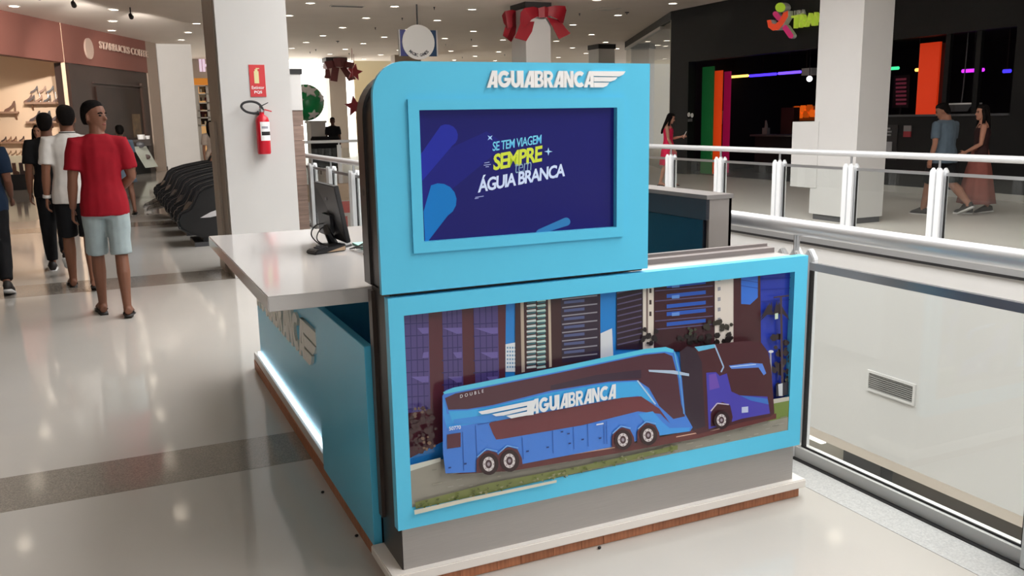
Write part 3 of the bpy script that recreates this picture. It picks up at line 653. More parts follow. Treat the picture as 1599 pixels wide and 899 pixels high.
# ================================================================== CEILING FIXTURES
m_lamp = emat('downlight_glow', (255, 249, 240), 220.0)
m_trim = mat('downlight_trim', (235, 230, 222), rough=0.5)
dl = MB()
dl.lathe([(0.0001, -0.012), (0.105, -0.012)], (0, 0, 0), 14, 1)
dl.lathe([(0.105, -0.014), (0.13, -0.014), (0.135, 0.0), (0.105, 0.0), (0.105, -0.014)], (0, 0, 0), 14, 0)
proto = dl.build('recessed_downlight', [m_trim, m_lamp], origin=(0, 0, 0), label='round recessed downlight glowing in the ceiling grid', cat='ceiling light', group='recessed downlights in the ceiling')
first = True
rows = [-8.05, -5.9, -3.75, -1.6, 0.55, 2.72, 4.82, 6.93, 9.03, 11.25, 13.5, 15.7, 17.85, 20.0]
for x in rows:
    yy = [22.0-2.65*k for k in range(1, 10)] + [22.0+2.65*k for k in range(0, 8)]
    for y in yy:
        y += 0.15*(x-7)/7.0
        if SX0-0.2 < x < SX1+0.2 and y < SY1+0.3: continue
        if x > 14.2 and y < 27: continue
        if x > 9 and y < 3: continue
        if x < -2 and y > 21: continue
        o = proto if first else proto.copy()
        if not first: COL.objects.link(o)
        first = False
        o.location = (x, y, HC)
def fill_spot(loc, target, power, label, col=(1.0, 0.93, 0.85), size=0.9):  # fill lights added to lift dim far surfaces; their housings are invented
    """added fill light in an invented black spot housing on a short stem"""
    loc = Vector(loc); d = (Vector(target)-loc).normalized()
    R = thing('fill_spot', label, 'ceiling light', tuple(loc))
    MB().tube([(loc.x, loc.y, HC), (loc.x, loc.y, loc.z+0.05), tuple(loc)], 0.015, 6).build('stem', m_gasket, R)
    MB().tube([loc-d*0.08, loc, loc+d*0.1], [0.04, 0.05, 0.055], 12, caps=True).build('head', m_gasket, R, smooth=True)
    l = bpy.data.lights.new('fill_spot_light', 'SPOT'); l.energy = power; l.color = col; l.spot_size = size; l.spot_blend = 0.6; l.shadow_soft_size = 0.06
    o = bpy.data.objects.new('fill_spot_light', l); COL.objects.link(o); o.parent = R; o.location = d*0.13; o.rotation_euler = d.to_track_quat('-Z', 'Y').to_euler()
fill_spot((0.9, 24.0, 4.2), (2.6, 34.3, 2.0), 900, 'added black fill spot aimed at the broad white column')
fill_spot((-0.3, 22.0, 4.2), (0.5, 30.0, 2.2), 1300, 'added black fill spot aimed at the coffee shop front')
fill_spot((-0.9, 21.0, 4.2), (-1.2, 27.0, 4.0), 1200, 'added black fill spot aimed at the rose brown fascia', size=1.1)
fill_spot((8.9, 14.5, 4.2), (10.0, 20.3, 3.2), 520, 'added black fill spot aimed at the red bow column', size=0.7)
fill_spot((7.2, 16.8, 4.2), (7.5, 21.5, 3.6), 120, 'added black fill spot aimed at the hanging round sign', size=0.5)
def on_ceil(x, y): return at_z(x, y, HC)
for (x0, x1, y) in ((516, 572, 8), (822, 850, 2)):
    a, c = on_ceil(x0, y), on_ceil(x1, y)
    if y == 2: continue
    v = thing('slot_vent', 'long dark slot vent in the ceiling above the far railing', 'air vent', ((a.x+c.x)/2, a.y, HC-0.03))
    MB().box(a.x, c.x, a.y-0.12, a.y+0.12, HC-0.02, HC).build('frame', m_trim, v)
    for k in range(3): MB().box(a.x+0.03, c.x-0.03, a.y-0.09+0.06*k, a.y-0.05+0.06*k, HC-0.028, HC-0.02).build('slat', m_dkgrey, v)
a = on_ceil(946, 14); v = thing('air_diffuser', 'square pale air diffuser in the ceiling right of the red bow', 'air vent', (a.x, a.y, HC-0.03))
for k in range(3): s = 0.3-0.09*k; MB().box(a.x-s, a.x+s, a.y-s, a.y+s, HC-0.012-0.008*k, HC-0.008*k).build('louvre', (m_trim, m_ceil)[k % 2], v)
k = 0
for px_, py_ in ((678, 11), (628, 28), (586, 43), (527, 64), (493, 77), (484, 81), (736, 61), (696, 69), (722, 89), (905, 21), (979, 19), (788, 85), (545, 83)):
    a = on_ceil(px_, py_); big = py_ in (19, 64)
    h = MB().lathe([(0.06 if big else 0.022, 0.0), (0.06 if big else 0.022, -0.02), (0.012, -0.03), (0.008, -0.07)], (a.x, a.y, HC), 10)
    h.build('smoke_detector' if big else 'sprinkler_head', m_dkgrey, smooth=True, label='dark ceiling camera dome between downlights' if big else 'small dark sprinkler head hanging between ceiling downlights', cat='sensor' if big else 'sprinkler', group='dark domes on the ceiling' if big else 'sprinkler heads on the ceiling')
# ================================================================== COLUMNS
m_clad = mat('taupe_cladding', (136, 124, 112), rough=0.5, vary=0.04, scale=3)
b = MB(); b.box(1.128, 1.83, 9.5, 10.45, 0, HC); struct(b, 'wall_pillar', m_white, label='white pillar carrying the fire extinguisher')
b = MB(); b.box(1.112, 1.128, 9.56, 10.45, 0, HC); struct(b, 'trim_11', m_clad)
b = MB(); b.box(1.085, 1.112, 9.95, 10.42, 0.0, 1.62); struct(b, 'trim_12', mat('cladding_panel', (158, 146, 134), rough=0.5))
tx = at_y(478, 260, 13.4).x
T = thing('info_totem', 'totem clad in brown wood planks with white top beside the handrail', 'totem', (tx-0.3, 13.7, 0))
zt, zc = at_y(465, 172, 13.4).z, at_y(465, 116, 13.4).z
m_grainwood = mat('greyed_wood', (122, 100, 90), rough=0.5, col2=(150, 126, 114), scale=3, stretch=(1, 1, 9), rnd=0.1)
MB().box(tx-0.39, tx-0.03, 13.43, 13.95, 0, zt).build('core', m_dkgrey, T)
for k in range(8):
    z0, z1 = zt*k/8, zt*(k+1)/8
    MB().box(tx-0.42, tx, 13.4, 13.98, z0+0.002, z1-0.002).build('plank', m_grainwood, T)
MB().box(tx-0.44, tx+0.0, 13.38, 14.0, zt, zc).build('white_top', m_white, T)
MB().box(tx-0.45, tx+0.02, 13.37, 14.01, zc, zc+0.08).build('cap', m_gasket, T)
# stepped white column across the void
C0, C1, CY0, CY1 = 9.77, 10.345, 9.51, 10.36
b = MB()
b.box(C0, C1, CY0, CY1, 0.085, HC); b.box(C0-0.01, C1, CY1-0.1, 10.82, 0.475, 1.468); b.box(C0+0.005, C1, CY1-0.1, 10.40, 0.085, 0.48)
struct(b, 'wall_column', m_white, label='white column with a stepped box at its side')
b = MB(); b.box(C0+0.03, C1-0.02, CY0+0.03, CY1-0.02, 0, 0.09); struct(b, 'baseboard_column', m_dkgrey)
# column with the red bow
b = MB(); b.box(9.735, 10.42, 20.3, 21.15, 0, HC-0.15); struct(b, 'wall_column', m_white, label='white column with a red bow')
b = MB(); b.box(9.72, 10.44, 20.28, 21.17, HC-0.15, HC); struct(b, 'trim_13', m_gasket)
bx = [at_y(517, 180, 40).x, at_y(543, 180, 40).x]
b = MB(); b.box(bx[0], bx[1], 40.0, 40.7, 0, HC-0.2); struct(b, 'wall_column', mat('column_beige', (214, 204, 192), rough=0.5), label='distant beige column with a dark bow')
b = MB(); b.box(bx[0]-0.1, bx[1]+0.1, 39.95, 40.75, HC-0.2, HC); struct(b, 'trim_14', m_gasket)
q0, q1 = at_y(616, 80, 38), at_y(657, 80, 38)
b = MB(); b.box(q0.x, q1.x, 38, 38.6, 0, HC); struct(b, 'wall_column', mat('column_taupe', (176, 158, 142), rough=0.5), label='distant taupe column behind the round hanging sign')
q0, q1 = at_y(935, 80, 31), at_y(960, 80, 31)
b = MB(); b.box(q0.x, q1.x, 31, 31.8, 0, HC-0.18); struct(b, 'wall_column', m_white, label='distant white column with dark cap')
b = MB(); b.box(q0.x-0.03, q1.x+0.03, 30.97, 31.83, HC-0.18, HC); struct(b, 'trim_15', m_gasket)
# white column far left and pilaster
def at_pl(x, y, p0, n): d = ray(x, y); p0 = Vector(p0); n = Vector(n); return CAM + d*((p0-CAM).dot(n)/d.dot(n))
e0, e1 = at_y(249, 200, 34.3), at_y(309, 200, 34.3)
b = MB(); b.box(e0.x, e1.x, 34.3, 35.4, 0, HC); struct(b, 'wall_column', m_white, label='broad white column beyond the massage chairs')
# ------------------------------------------------------------------ ribbons
m_red = mat('ribbon_red', (140, 12, 30), rough=0.45, vary=0.1, scale=4)
m_maroon = mat('ribbon_maroon', (84, 22, 26), rough=0.5)
def strip(A, B, Y, dep, th=0.02):
    """ribbon strip between two edge lines, bulging in depth"""
    mb = MB(); n = len(A); fr = []
    for (a, c, d) in zip(A, B, dep):
        p, q = at_y(*a, Y), at_y(*c, Y); p.y += d; q.y += d
        fr.append([p, q, q+Vector((0, th, 0)), p+Vector((0, th, 0))])
    return mb.loft(fr)
def bow(name, label, Y, m, parts, loc):
    R = thing(name, label, 'bow', loc)
    for nm, A, B, dep in parts: strip(A, B, Y, dep).build(nm, m, R, smooth=True)
    return R
bow('ribbon_bow', 'large bright red ribbon bow on the front of the white column', 20.22, m_red, [
    ('loop', [(843, 14), (828, 12), (813, 14), (810, 20), (811, 30)], [(843, 28), (834, 27), (824, 32), (818, 42), (812, 44)], [-.05, -.2, -.22, -.12, -.05]),
    ('loop', [(843, 14), (860, 10), (876, 11), (881, 17), (879, 28)], [(843, 28), (853, 26), (864, 31), (872, 36), (878, 37)], [-.05, -.2, -.22, -.12, -.05]),
    ('tail', [(812, 34), (806, 48), (800, 60)], [(833, 34), (828, 50), (818, 65)], [-.06, -.1, -.14]),
    ('tail', [(852, 27), (860, 42), (869, 62)], [(873, 32), (880, 44), (887, 53)], [-.06, -.1, -.14]),
    ('knot', [(835, 14), (843, 12), (851, 14)], [(836, 28), (843, 29), (850, 28)], [-.2, -.27, -.2]), ('tie', [(836, 16), (843, 16), (850, 16)], [(836, 25), (843, 25), (850, 25)], [0.058, 0.058, 0.058])], (10.08, 20.2, 3.4))
bow('ribbon_bow', 'smaller red ribbon bow on the left side of the white column', 20.9, m_red, [
    ('loop', [(806, 17), (796, 16), (786, 18), (784, 24)], [(806, 38), (798, 42), (790, 45), (787, 36)], [-.02, -.12, -.1, 0]),
    ('tail', [(788, 42), (785, 52), (783, 56)], [(806, 38), (803, 54), (796, 66)], [-.04, -.06, -.1])], (9.2, 20.9, 3.4))
bow('ribbon_bow', 'dark maroon ribbon bow on the distant beige column', 39.8, m_maroon, [
    ('loop', [(528, 97), (515, 95), (503, 97), (503, 104)], [(528, 104), (518, 106), (508, 109), (504, 108)], [-.05, -.4, -.4, -.1]),
    ('loop', [(528, 97), (540, 97), (550, 99), (551, 104)], [(528, 104), (538, 106), (546, 109), (550, 108)], [-.05, -.4, -.4, -.1]),
    ('tail', [(518, 104), (516, 114), (514, 126)], [(529, 106), (527, 116), (525, 128)], [-.1, -.15, -.2]),
    ('tail', [(530, 106), (536, 116), (543, 127)], [(540, 104), (547, 112), (554, 124)], [-.1, -.15, -.2]),
    ('tail', [(508, 108), (507, 116), (505, 122)], [(514, 108), (515, 116), (516, 123)], [-.05, -.1, -.1]),
    ('knot', [(518, 92), (528, 91), (538, 92)], [(519, 104), (528, 106), (537, 104)], [-.3, -.45, -.3])], (9.9, 39.8, 3.4))
# ------------------------------------------------------------------ hanging round sign
YH = 21.5
H = thing('hanging_sign', 'blue hanging sign with a white disc and curved lettering', 'sign', tuple(at_y(652, 90, YH)))
p0, p1 = at_y(624, 46, YH), at_y(682, 88, YH); pm = (p0.x+p1.x)/2
MB().box(p0.x, pm, YH, YH+0.06, p1.z, p0.z).build('board', mat('sign_blue', (48, 56, 130), rough=0.4), H)
MB().box(pm, p1.x, YH, YH+0.06, p1.z, p0.z).build('board', mat('sign_teal', (30, 66, 104), rough=0.4), H)
MB().box(p0.x-0.03, p0.x, YH-0.01, YH+0.07, p1.z, p0.z).box(p1.x, p1.x+0.03, YH-0.01, YH+0.07, p1.z, p0.z).build('side_trim', m_white, H)
pc = at_y(653, 66, YH); rd = at_y(678, 66, YH).x-pc.x
MB().lathe([(0.001, -0.03), (rd, -0.03), (rd, 0.0), (0.001, 0.0)], (pc.x, YH, pc.z), 32, axis='y').build('disc', m_letter, H, smooth=True)
lb = MB()
for i, ch in enumerate('MAGIC GAMES'):
    if ch == ' ': continue
    th = -PI/2 + (i-5)*0.155; c = Vector((pc.x+rd*0.83*math.cos(th), YH-0.031, pc.z+rd*0.83*math.sin(th)))
    u = Vector((-math.sin(th), 0, math.cos(th))); v_ = Vector((-math.cos(th), 0, -math.sin(th)))
    wd = 0.035 if ch == 'I' else 0.06
    text_mb(ch, c-u*wd*0.5*0.9, u, v_, (0, -1, 0), wd*0.9, 0.075, 0.002, 0.03, mb=lb)
lb.build('lettering', mat('sign_ink', (40, 44, 66), rough=0.5), H)
tp = at_y(652, 20, YH); MB().tube([(pm, YH+0.03, p0.z), (pm, YH+0.03, HC-0.2), (pm, YH+0.03, HC)], 0.02, 8).build('rod', m_dkgrey, H)
# ------------------------------------------------------------------ christmas ball on its pedestal, star
YG = 30.0
gc = at_y(487, 160, YG); gr = at_y(505.5, 160, YG).x-gc.x+0.2
gc = gc-Vector((0.2, 0, 0))
B = thing('christmas_ball', 'giant green christmas ball with white stars on a pale pedestal', 'decoration', (gc.x, YG, gc.z-gr))
MB().ball(gc, gr, 28, 18).build('ball', mat('ball_green', (16, 150, 84), rough=0.2, spec=0.6), B, smooth=True)
def star_mb(c, n_, r_, th, rot=0.3, pts=5):
    n_ = Vector(n_).normalized(); u = n_.cross(Vector((0, 0, 1))).normalized(); v_ = u.cross(n_)
    return MB().prism([Vector(c)+(u*math.cos(rot+i*PI/pts)+v_*math.sin(rot+i*PI/pts))*(r_ if i % 2 == 0 else r_*0.45) for i in range(2*pts)], n_*th)
for ax, az, r_ in ((0.1, 0.62, 0.26), (0.28, -0.72, 0.2), (0.85, 0.25, 0.17), (-0.6, 0.05, 0.2), (-0.35, 0.75, 0.2)):
    n_ = Vector((math.sin(ax)*math.cos(az), -math.cos(ax)*math.cos(az), math.sin(az)))
    star_mb(gc+n_*(gr-0.02), n_, r_, 0.06).build('star', m_letter, B)
pd0, pd1 = at_y(482, 200, YG), at_y(505, 200, YG)
PDZ = gc.z-gr-0.02
MB().box(pd0.x, pd1.x, YG-0.35, YG+0.35, 0.0, PDZ).box(pd0.x-0.06, pd1.x+0.06, YG-0.4, YG+0.4, 0, 0.12).box(pd0.x-0.04, pd1.x+0.04, YG-0.38, YG+0.38, PDZ-0.06, PDZ+0.02).build('pedestal', m_white, label='pale square pedestal under the green christmas ball', cat='pedestal')
c = at_y(553, 166, 35)
S = star_mb(c, (0, -1, 0), 0.42, 0.12, 0.2); S.tube([c+Vector((0, -0.05, 0.3)), (c.x, c.y-0.05, 3.5), (c.x, c.y-0.05, HC)], 0.01, 5); S.build('hanging_star', m_red, label='red star decoration hanging beside the kiosk housing', cat='decoration')
c = at_y(553, 113, 38); star_mb(c, (0, -1, 0), 0.36, 0.12, 0.5).tube([c+Vector((0, -0.05, 0.2)), (c.x, c.y-0.05, 4.2), (c.x, c.y-0.05, HC)], 0.01, 5).build('hanging_star', m_red, label='red star decoration behind the dark maroon bow', cat='decoration')
# ================================================================== BLACK ARCADE ACROSS THE VOID
AX = 14.5
oy0, oy1, oz, pz_ = 10.66, 20.15, 3.0, 1.49
b = MB(); b.box(AX, AX+0.25, -8, oy0, 0, HC); struct(b, 'wall_arcade', m_black)
b = MB(); b.box(AX, AX+0.25, oy0, oy1, oz, HC); struct(b, 'wall_arcade', m_black)
b = MB(); b.box(AX, AX+0.25, oy1, 21.0, 0, HC); struct(b, 'wall_arcade', m_black)
b = MB(); b.box(AX+0.03, AX+0.2, oy0, 13.6, 0.12, pz_); struct(b, 'wall_arcade', m_black)
b = MB(); b.box(AX-0.02, AX+0.22, oy0, 13.6, pz_, pz_+0.04); struct(b, 'trim_16', m_dkgrey)
b = MB(); b.box(AX-0.02, AX+0.05, -8, 13.6, 0, 0.12); struct(b, 'baseboard_arcade', mat('base_pale', (176, 174, 168), rough=0.4))
b = MB(); b.box(AX+0.25, 21, 8, 21, 0.0, 0.02); struct(b, 'floor', mat('arcade_floor', (70, 68, 68), rough=0.3))
b = MB(); b.box(20.8, 21, 8, 21, 0, HC); struct(b, 'wall_arcade', m_void)
b = MB(); b.box(AX+0.25, 21, 20.9, 21.1, 0, HC); struct(b, 'wall_arcade', m_void)
b = MB(); b.box(AX+0.25, 21, 7.9, 8.1, 0, HC); struct(b, 'wall_arcade', m_void)
b = MB(); b.box(AX+0.25, 21, 8, 21, 3.3, 3.4); struct(b, 'ceiling', m_void)
b = MB()
for a in (12.05, 11.4): b.box(AX+0.08, AX+0.16, a, a+0.1, pz_+0.04, oz)
struct(b, 'window_2', m_black)
# standing colour boards at the door
def board_x(name, label, cat, x0, x1, y0, y1, X, m, th=0.03, z0=None, parent=None):
    p, q = at_x(x0, y0, X), at_x(x1, y1, X)
    return MB().box(X, X+th, min(p.y, q.y), max(p.y, q.y), q.z if z0 is None else z0, p.z).build(name, m, parent, label=label, cat=cat)
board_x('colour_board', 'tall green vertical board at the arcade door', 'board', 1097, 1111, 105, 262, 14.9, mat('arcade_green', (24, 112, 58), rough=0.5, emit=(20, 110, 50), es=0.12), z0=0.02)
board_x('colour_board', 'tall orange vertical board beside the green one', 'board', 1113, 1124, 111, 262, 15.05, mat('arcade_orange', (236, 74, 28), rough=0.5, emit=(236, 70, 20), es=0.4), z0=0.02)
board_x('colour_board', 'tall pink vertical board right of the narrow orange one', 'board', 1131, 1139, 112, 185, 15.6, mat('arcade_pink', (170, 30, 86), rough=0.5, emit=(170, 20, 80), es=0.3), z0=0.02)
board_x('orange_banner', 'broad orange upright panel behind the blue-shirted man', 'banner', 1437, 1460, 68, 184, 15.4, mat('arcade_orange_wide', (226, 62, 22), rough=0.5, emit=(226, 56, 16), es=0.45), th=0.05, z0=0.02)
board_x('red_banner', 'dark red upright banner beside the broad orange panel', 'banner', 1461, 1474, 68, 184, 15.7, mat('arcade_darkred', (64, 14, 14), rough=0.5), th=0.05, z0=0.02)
def neon(label, x0, x1, y, X, rgb, s=3.0):
    p, q = at_x(x0, y, X), at_x(x1, y, X); z = (p.z+q.z)/2
    R = thing('neon_tube', label, 'neon light', (X, q.y, z-0.03), group='neon tubes inside the arcade')
    MB().tube([(X, p.y, z), (X, (p.y+q.y)/2, z), (X, q.y, z)], 0.035, 8).build('tube', emat('neon_%d_%d_%d' % rgb, rgb, s), R)
    MB().box(X-0.03, X+0.03, min(p.y, q.y), max(p.y, q.y), z+0.035, z+0.06).build('holder', m_gasket, R)
    MB().box(X-0.008, X+0.008, (p.y+q.y)/2-0.008, (p.y+q.y)/2+0.008, z+0.06, 3.305).build('hanger', m_gasket, R)
neon('warm yellow neon tube over the arcade entrance', 1132, 1168, 119.5, 16.5, (255, 190, 90), 2.5)
neon('first deep blue neon tube right of the yellow one', 1171, 1212, 117, 16.5, (60, 40, 255), 3.0)
neon('second blue neon tube beside the white speaker box', 1216, 1250, 113.5, 16.5, (90, 60, 255), 3.0)
neon('green neon tube beside the stepped column', 1380, 1403, 107, 16.5, (60, 220, 140), 1.6)
neon('short yellow neon tube beside the broad orange panel', 1430, 1438, 109, 16.5, (255, 190, 90), 2.2)
neon('magenta neon tube above the walking couple', 1503, 1536, 110, 16.5, (170, 40, 230), 2.5)
neon('short blue neon tube by the right arcade edge', 1567, 1578, 111, 16.5, (50, 40, 235), 2.5)
board_x('speaker_box', 'small pale speaker box hanging at the arcade ceiling', 'speaker', 1252, 1266, 107, 117, 16.4, mat('box_pale', (196, 196, 196), rough=0.5), th=0.3)
q = at_x(1259, 107, 16.5); MB().box(16.5, 16.54, q.y-0.02, q.y+0.02, q.z-0.02, 3.3).build('bracket', m_gasket, bpy.data.objects['speaker_box'])
q = at_x(1264, 123, 16.0); SL = thing('spot_lamp', 'round white spot lamp hanging under the speaker box', 'lamp', (q.x, q.y, q.z-0.07))
MB().ball(q, 0.07, 10, 8).build('bulb', emat('spot_white', (255, 255, 255), 3), SL, smooth=True); MB().tube([q+Vector((0, 0, 0.06)), (q.x, q.y, q.z+0.1), (q.x, q.y, 3.305)], 0.01, 6).build('rod', m_gasket, SL)
# menu board, red poster, console, honeycomb wall
mbd = thing('menu_board', 'dark menu board with pale printed lines in the arcade', 'menu board', tuple(at_x(1172, 205, 18)))
p, q = at_x(1150, 148, 18), at_x(1182, 203, 18)
MB().box(18, 18.05, q.y, p.y, q.z, p.z).build('board', mat('menu_brown', (40, 26, 28), rough=0.6, emit=(60, 30, 36), es=0.5), mbd)  # glow put into board and line colours to show them in the dark
tl = MB()
for k in range(9):
    yy = 153+5.2*k; a, c = at_x(1157+random.choice([0, 0, 4]), yy, 17.99), at_x(1170+random.uniform(0, 9), yy, 17.99)
    tl.box(17.985, 17.995, min(a.y, c.y), max(a.y, c.y), a.z-0.018, a.z+0.012)
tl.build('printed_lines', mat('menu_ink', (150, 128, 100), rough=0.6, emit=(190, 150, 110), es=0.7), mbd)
b2 = thing('price_board', 'dark board with faint red printed rows left of the orange panel', 'menu board', tuple(at_x(1405, 170, 18)))
p, q = at_x(1396, 118, 18), at_x(1418, 168, 18)
MB().box(18, 18.05, q.y, p.y, q.z, p.z).build('board', mat('price_brown', (38, 18, 22), rough=0.6), b2)
MB().box(18.01, 18.04, (p.y+q.y)/2-0.03, (p.y+q.y)/2+0.03, 0.02, q.z).build('leg', m_gasket, b2)
tl = MB()
for k in range(7):
    a, c = at_x(1399, 124+6.3*k, 17.99), at_x(1415, 124+6.3*k, 17.99); tl.box(17.985, 17.995, min(a.y, c.y), max(a.y, c.y), a.z-0.03, a.z+0.02)
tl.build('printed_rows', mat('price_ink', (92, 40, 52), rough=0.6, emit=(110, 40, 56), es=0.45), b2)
p, q, r_, s_ = [at_x(*t, 17.5) for t in ((1138, 128), (1168, 125), (1163, 133), (1140, 140))]
MB().prism([p, q, r_, s_], (0.04, 0, 0)).build('pennant', mat('pennant_red', (176, 46, 56), rough=0.6, emit=(190, 50, 60), es=0.55), label='red slanted pennant below the yellow neon tube', cat='pennant')  # pennant colour given its own glow, as no lamp reaches it
hw = thing('honeycomb_panel', 'orange honeycomb wall panel glowing deep in the arcade', 'panel', tuple(at_x(1252, 188, 17.6)))
p, q = at_x(1238, 166, 17.6), at_x(1272, 188, 17.6)
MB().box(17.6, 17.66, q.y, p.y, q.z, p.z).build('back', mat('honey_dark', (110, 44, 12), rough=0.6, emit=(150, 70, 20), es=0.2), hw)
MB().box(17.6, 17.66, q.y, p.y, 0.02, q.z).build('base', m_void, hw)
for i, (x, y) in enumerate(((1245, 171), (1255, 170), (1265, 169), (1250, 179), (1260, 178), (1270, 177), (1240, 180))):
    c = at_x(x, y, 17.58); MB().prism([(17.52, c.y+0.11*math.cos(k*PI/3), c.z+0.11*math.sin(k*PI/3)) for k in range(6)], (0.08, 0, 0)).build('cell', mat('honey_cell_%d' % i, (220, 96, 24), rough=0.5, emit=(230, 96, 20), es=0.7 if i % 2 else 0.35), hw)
MB().box(16.9, 17.1, at_x(1240, 180, 17).y-0.1, at_x(1224, 180, 17).y, 0.02, at_x(1230, 168, 17).z).box(16.8, 17.2, at_x(1240, 180, 17).y-0.15, at_x(1224, 180, 17).y+0.05, 0.02, 0.9).build('game_machine', mat('machine_brown', (66, 36, 28), rough=0.5), label='brown game machine left of the honeycomb panel', cat='game machine')
cb = thing('counter_desk', 'long black service desk inside the arcade', 'desk', (16.3, 16.8, 0.02))
MB().box(16.2, 16.6, 14.6, 19.4, 0.02, 1.0).build('body', m_void, cb); MB().box(16.1, 16.7, 14.5, 19.5, 1.0, 1.05).build('worktop', m_dkgrey, cb)
c = at_x(1178, 187, 16.4); c.y = min(c.y, 19.2); MB().box(16.35, 16.45, c.y-0.1, c.y+0.1, 1.05, 1.22).tube([(16.4, c.y, 1.2), (16.4, c.y, 1.3), (16.4, c.y+0.02, 1.42)], [0.05, 0.04, 0.02], 8).build('desk_bottle', mat('bottle_grey', (120, 116, 116), rough=0.4), label='small grey bottle standing on the arcade desk', cat='bottle')
c0, c1 = at_x(1119, 175, 15.6), at_x(1128, 201, 15.6)
MB().prism([(15.6, c0.y, c0.z), (15.6, c1.y, c0.z+0.03), (15.6, c1.y+0.05, c1.z+0.12), (15.6, c0.y, c1.z)], (0.03, 0, 0)).box(15.61, 15.63, c0.y-0.1, c0.y-0.08, 0.02, c1.z+0.05).build('door_notice', mat('notice_pale', (176, 150, 146), rough=0.6), label='pale notice sheet standing right of the orange door board', cat='notice')
d0 = thing('wall_mark', 'white round symbol stickers on the black wall above the pink-dressed woman', 'sticker', tuple(at_x(1078, 186, AX)))
for x, y in ((1076, 179), (1081, 180)):
    c = at_x(x, y, AX); MB().lathe([(0.001, -0.012), (0.06, -0.012), (0.06, 0.0)], (AX, c.y, c.z), 12, axis='x').build('sticker', m_letter, d0)
c = at_x(1078, 187, AX); MB().box(AX-0.012, AX, c.y-0.1, c.y+0.1, c.z-0.05, c.z+0.03).build('sticker', m_dkgrey, d0)
# balance-shaped hanging lamp over the couple
lp = thing('tray_lamp', 'dark tray lamp with a white rim hanging from a thin rod', 'lamp', tuple(at_x(1500, 172, 15.0)))
p, q = at_x(1478, 163, 15.0), at_x(1525, 164, 15.0); cy_ = (p.y+q.y)/2; hw_ = abs(p.y-q.y)/2
MB().box(14.85, 15.15, cy_-hw_, cy_+hw_, p.z-0.01, p.z+0.02).build('rim', m_letter, lp)
MB().prism([(14.87, cy_-hw_*0.98, p.z-0.01), (14.87, cy_+hw_*0.98, p.z-0.01), (14.87, cy_+hw_*0.75, p.z-0.14), (14.87, cy_-hw_*0.75, p.z-0.14)], (0.26, 0, 0)).build('tray', m_dkgrey, lp)
MB().tube([(15.0, cy_, p.z+0.02), (15.0, cy_-0.02, p.z+0.3), (15.0, cy_-0.04, 3.3)], 0.012, 6).build('rod', m_dkgrey, lp)
# posters on the parapet
nt_ = thing('parapet_poster', 'dark poster with a white code square and lines beside the stepped column', 'poster', tuple(at_x(1387, 245, AX)))
p, q = at_x(1381, 195, AX), at_x(1398, 250, AX); MB().box(AX+0.01, AX+0.03, q.y, p.y, q.z, p.z).build('sheet', m_gasket, nt_)
p, q = at_x(1381, 221, AX), at_x(1392, 236, AX); MB().box(AX-0.001, AX+0.01, q.y, p.y, q.z, p.z).build('square', mat('poster_grey', (150, 150, 152), rough=0.6), nt_)
tl = MB()
for k in range(3): a, c = at_x(1384, 200+5*k, AX), at_x(1390+2*k % 3, 200+5*k, AX); tl.box(AX, AX+0.01, min(a.y, c.y), max(a.y, c.y), a.z-0.025, a.z+0.01)
tl.build('lines', mat('poster_ink', (130, 130, 130), rough=0.6), nt_)
st = thing('wall_sticker', 'red and white sticker on the black parapet', 'sticker', tuple(at_x(1415, 215, AX)))
p, q = at_x(1411, 196, AX), at_x(1421, 214, AX); m_ = (p.z+q.z)/2
MB().box(AX+0.005, AX+0.03, q.y, p.y, m_, p.z).build('white_half', mat('sticker_dim', (120, 116, 116), rough=0.6), st); MB().box(AX+0.005, AX+0.03, q.y, p.y, q.z, m_).build('red_half', mat('sticker_red', (130, 30, 40), rough=0.6), st)
# rooftop sign of the arcade: leaping figure and letters
sg = thing('arcade_sign', 'colourful sign of a leaping figure with lime and white letters on the black facade', 'sign', tuple(at_x(1225, 62, AX)))
def blob(pts, rgb, nm, dpt=0.16, wd=None):
    poly = [at_x(x, y, AX) for x, y in pts]
    o = MB().prism([(AX-dpt+0.004, p.y, p.z) for p in poly], (dpt-0.004, 0, 0)).build(nm, m_letter, sg)
    MB().prism([(AX-dpt, p.y, p.z) for p in poly], (0.004, 0, 0)).build('face', mat('face_%d_%d_%d' % rgb, rgb, rough=0.4, emit=rgb, es=0.35), o)
def capsule(x0, y0, x1, y1, r_):
    th = math.atan2(y1-y0, x1-x0)
    return [(x0+r_*math.cos(th+PI/2+PI*i/6), y0+r_*math.sin(th+PI/2+PI*i/6)) for i in range(7)]+[(x1+r_*math.cos(th-PI/2+PI*i/6), y1+r_*math.sin(th-PI/2+PI*i/6)) for i in range(7)]
blob([(1227+8*math.cos(2*PI*i/16), 12+7.5*math.sin(2*PI*i/16)) for i in range(16)], (170, 206, 50), 'head')
blob(capsule(1216, 22, 1222, 29, 4.2), (200, 50, 110), 'arm', 0.1)
blob([(1206, 32), (1212, 31), (1214, 37), (1219, 38), (1225, 33), (1232, 20), (1239, 17), (1239, 26), (1231, 39), (1224, 47), (1215, 48), (1208, 43)], (232, 76, 40), 'torso')
blob(capsule(1231, 43, 1240, 56, 4.2), (200, 40, 110), 'leg', 0.1)
for tx_, x0, x1, yb, yt_, m_, d_ in (('UBA', 1243, 1259, 25, 17, m_letter, 0.06), ('TRAN', 1240, 1288, 45, 25, mat('lime_face', (186, 210, 70), rough=0.4, emit=(186, 210, 70), es=0.35), 0.1)):
    p, q, r_ = at_x(x0, yb, AX), at_x(x1, yb+1, AX), at_x(x0, yt_, AX)
    text_mb(tx_, (AX, p.y, p.z), (0, -1, 0), (0, 0, 1), (-1, 0, 0), abs(q.y-p.y), r_.z-p.z, d_, 0.012, 1.0).build('lettering', m_, sg)
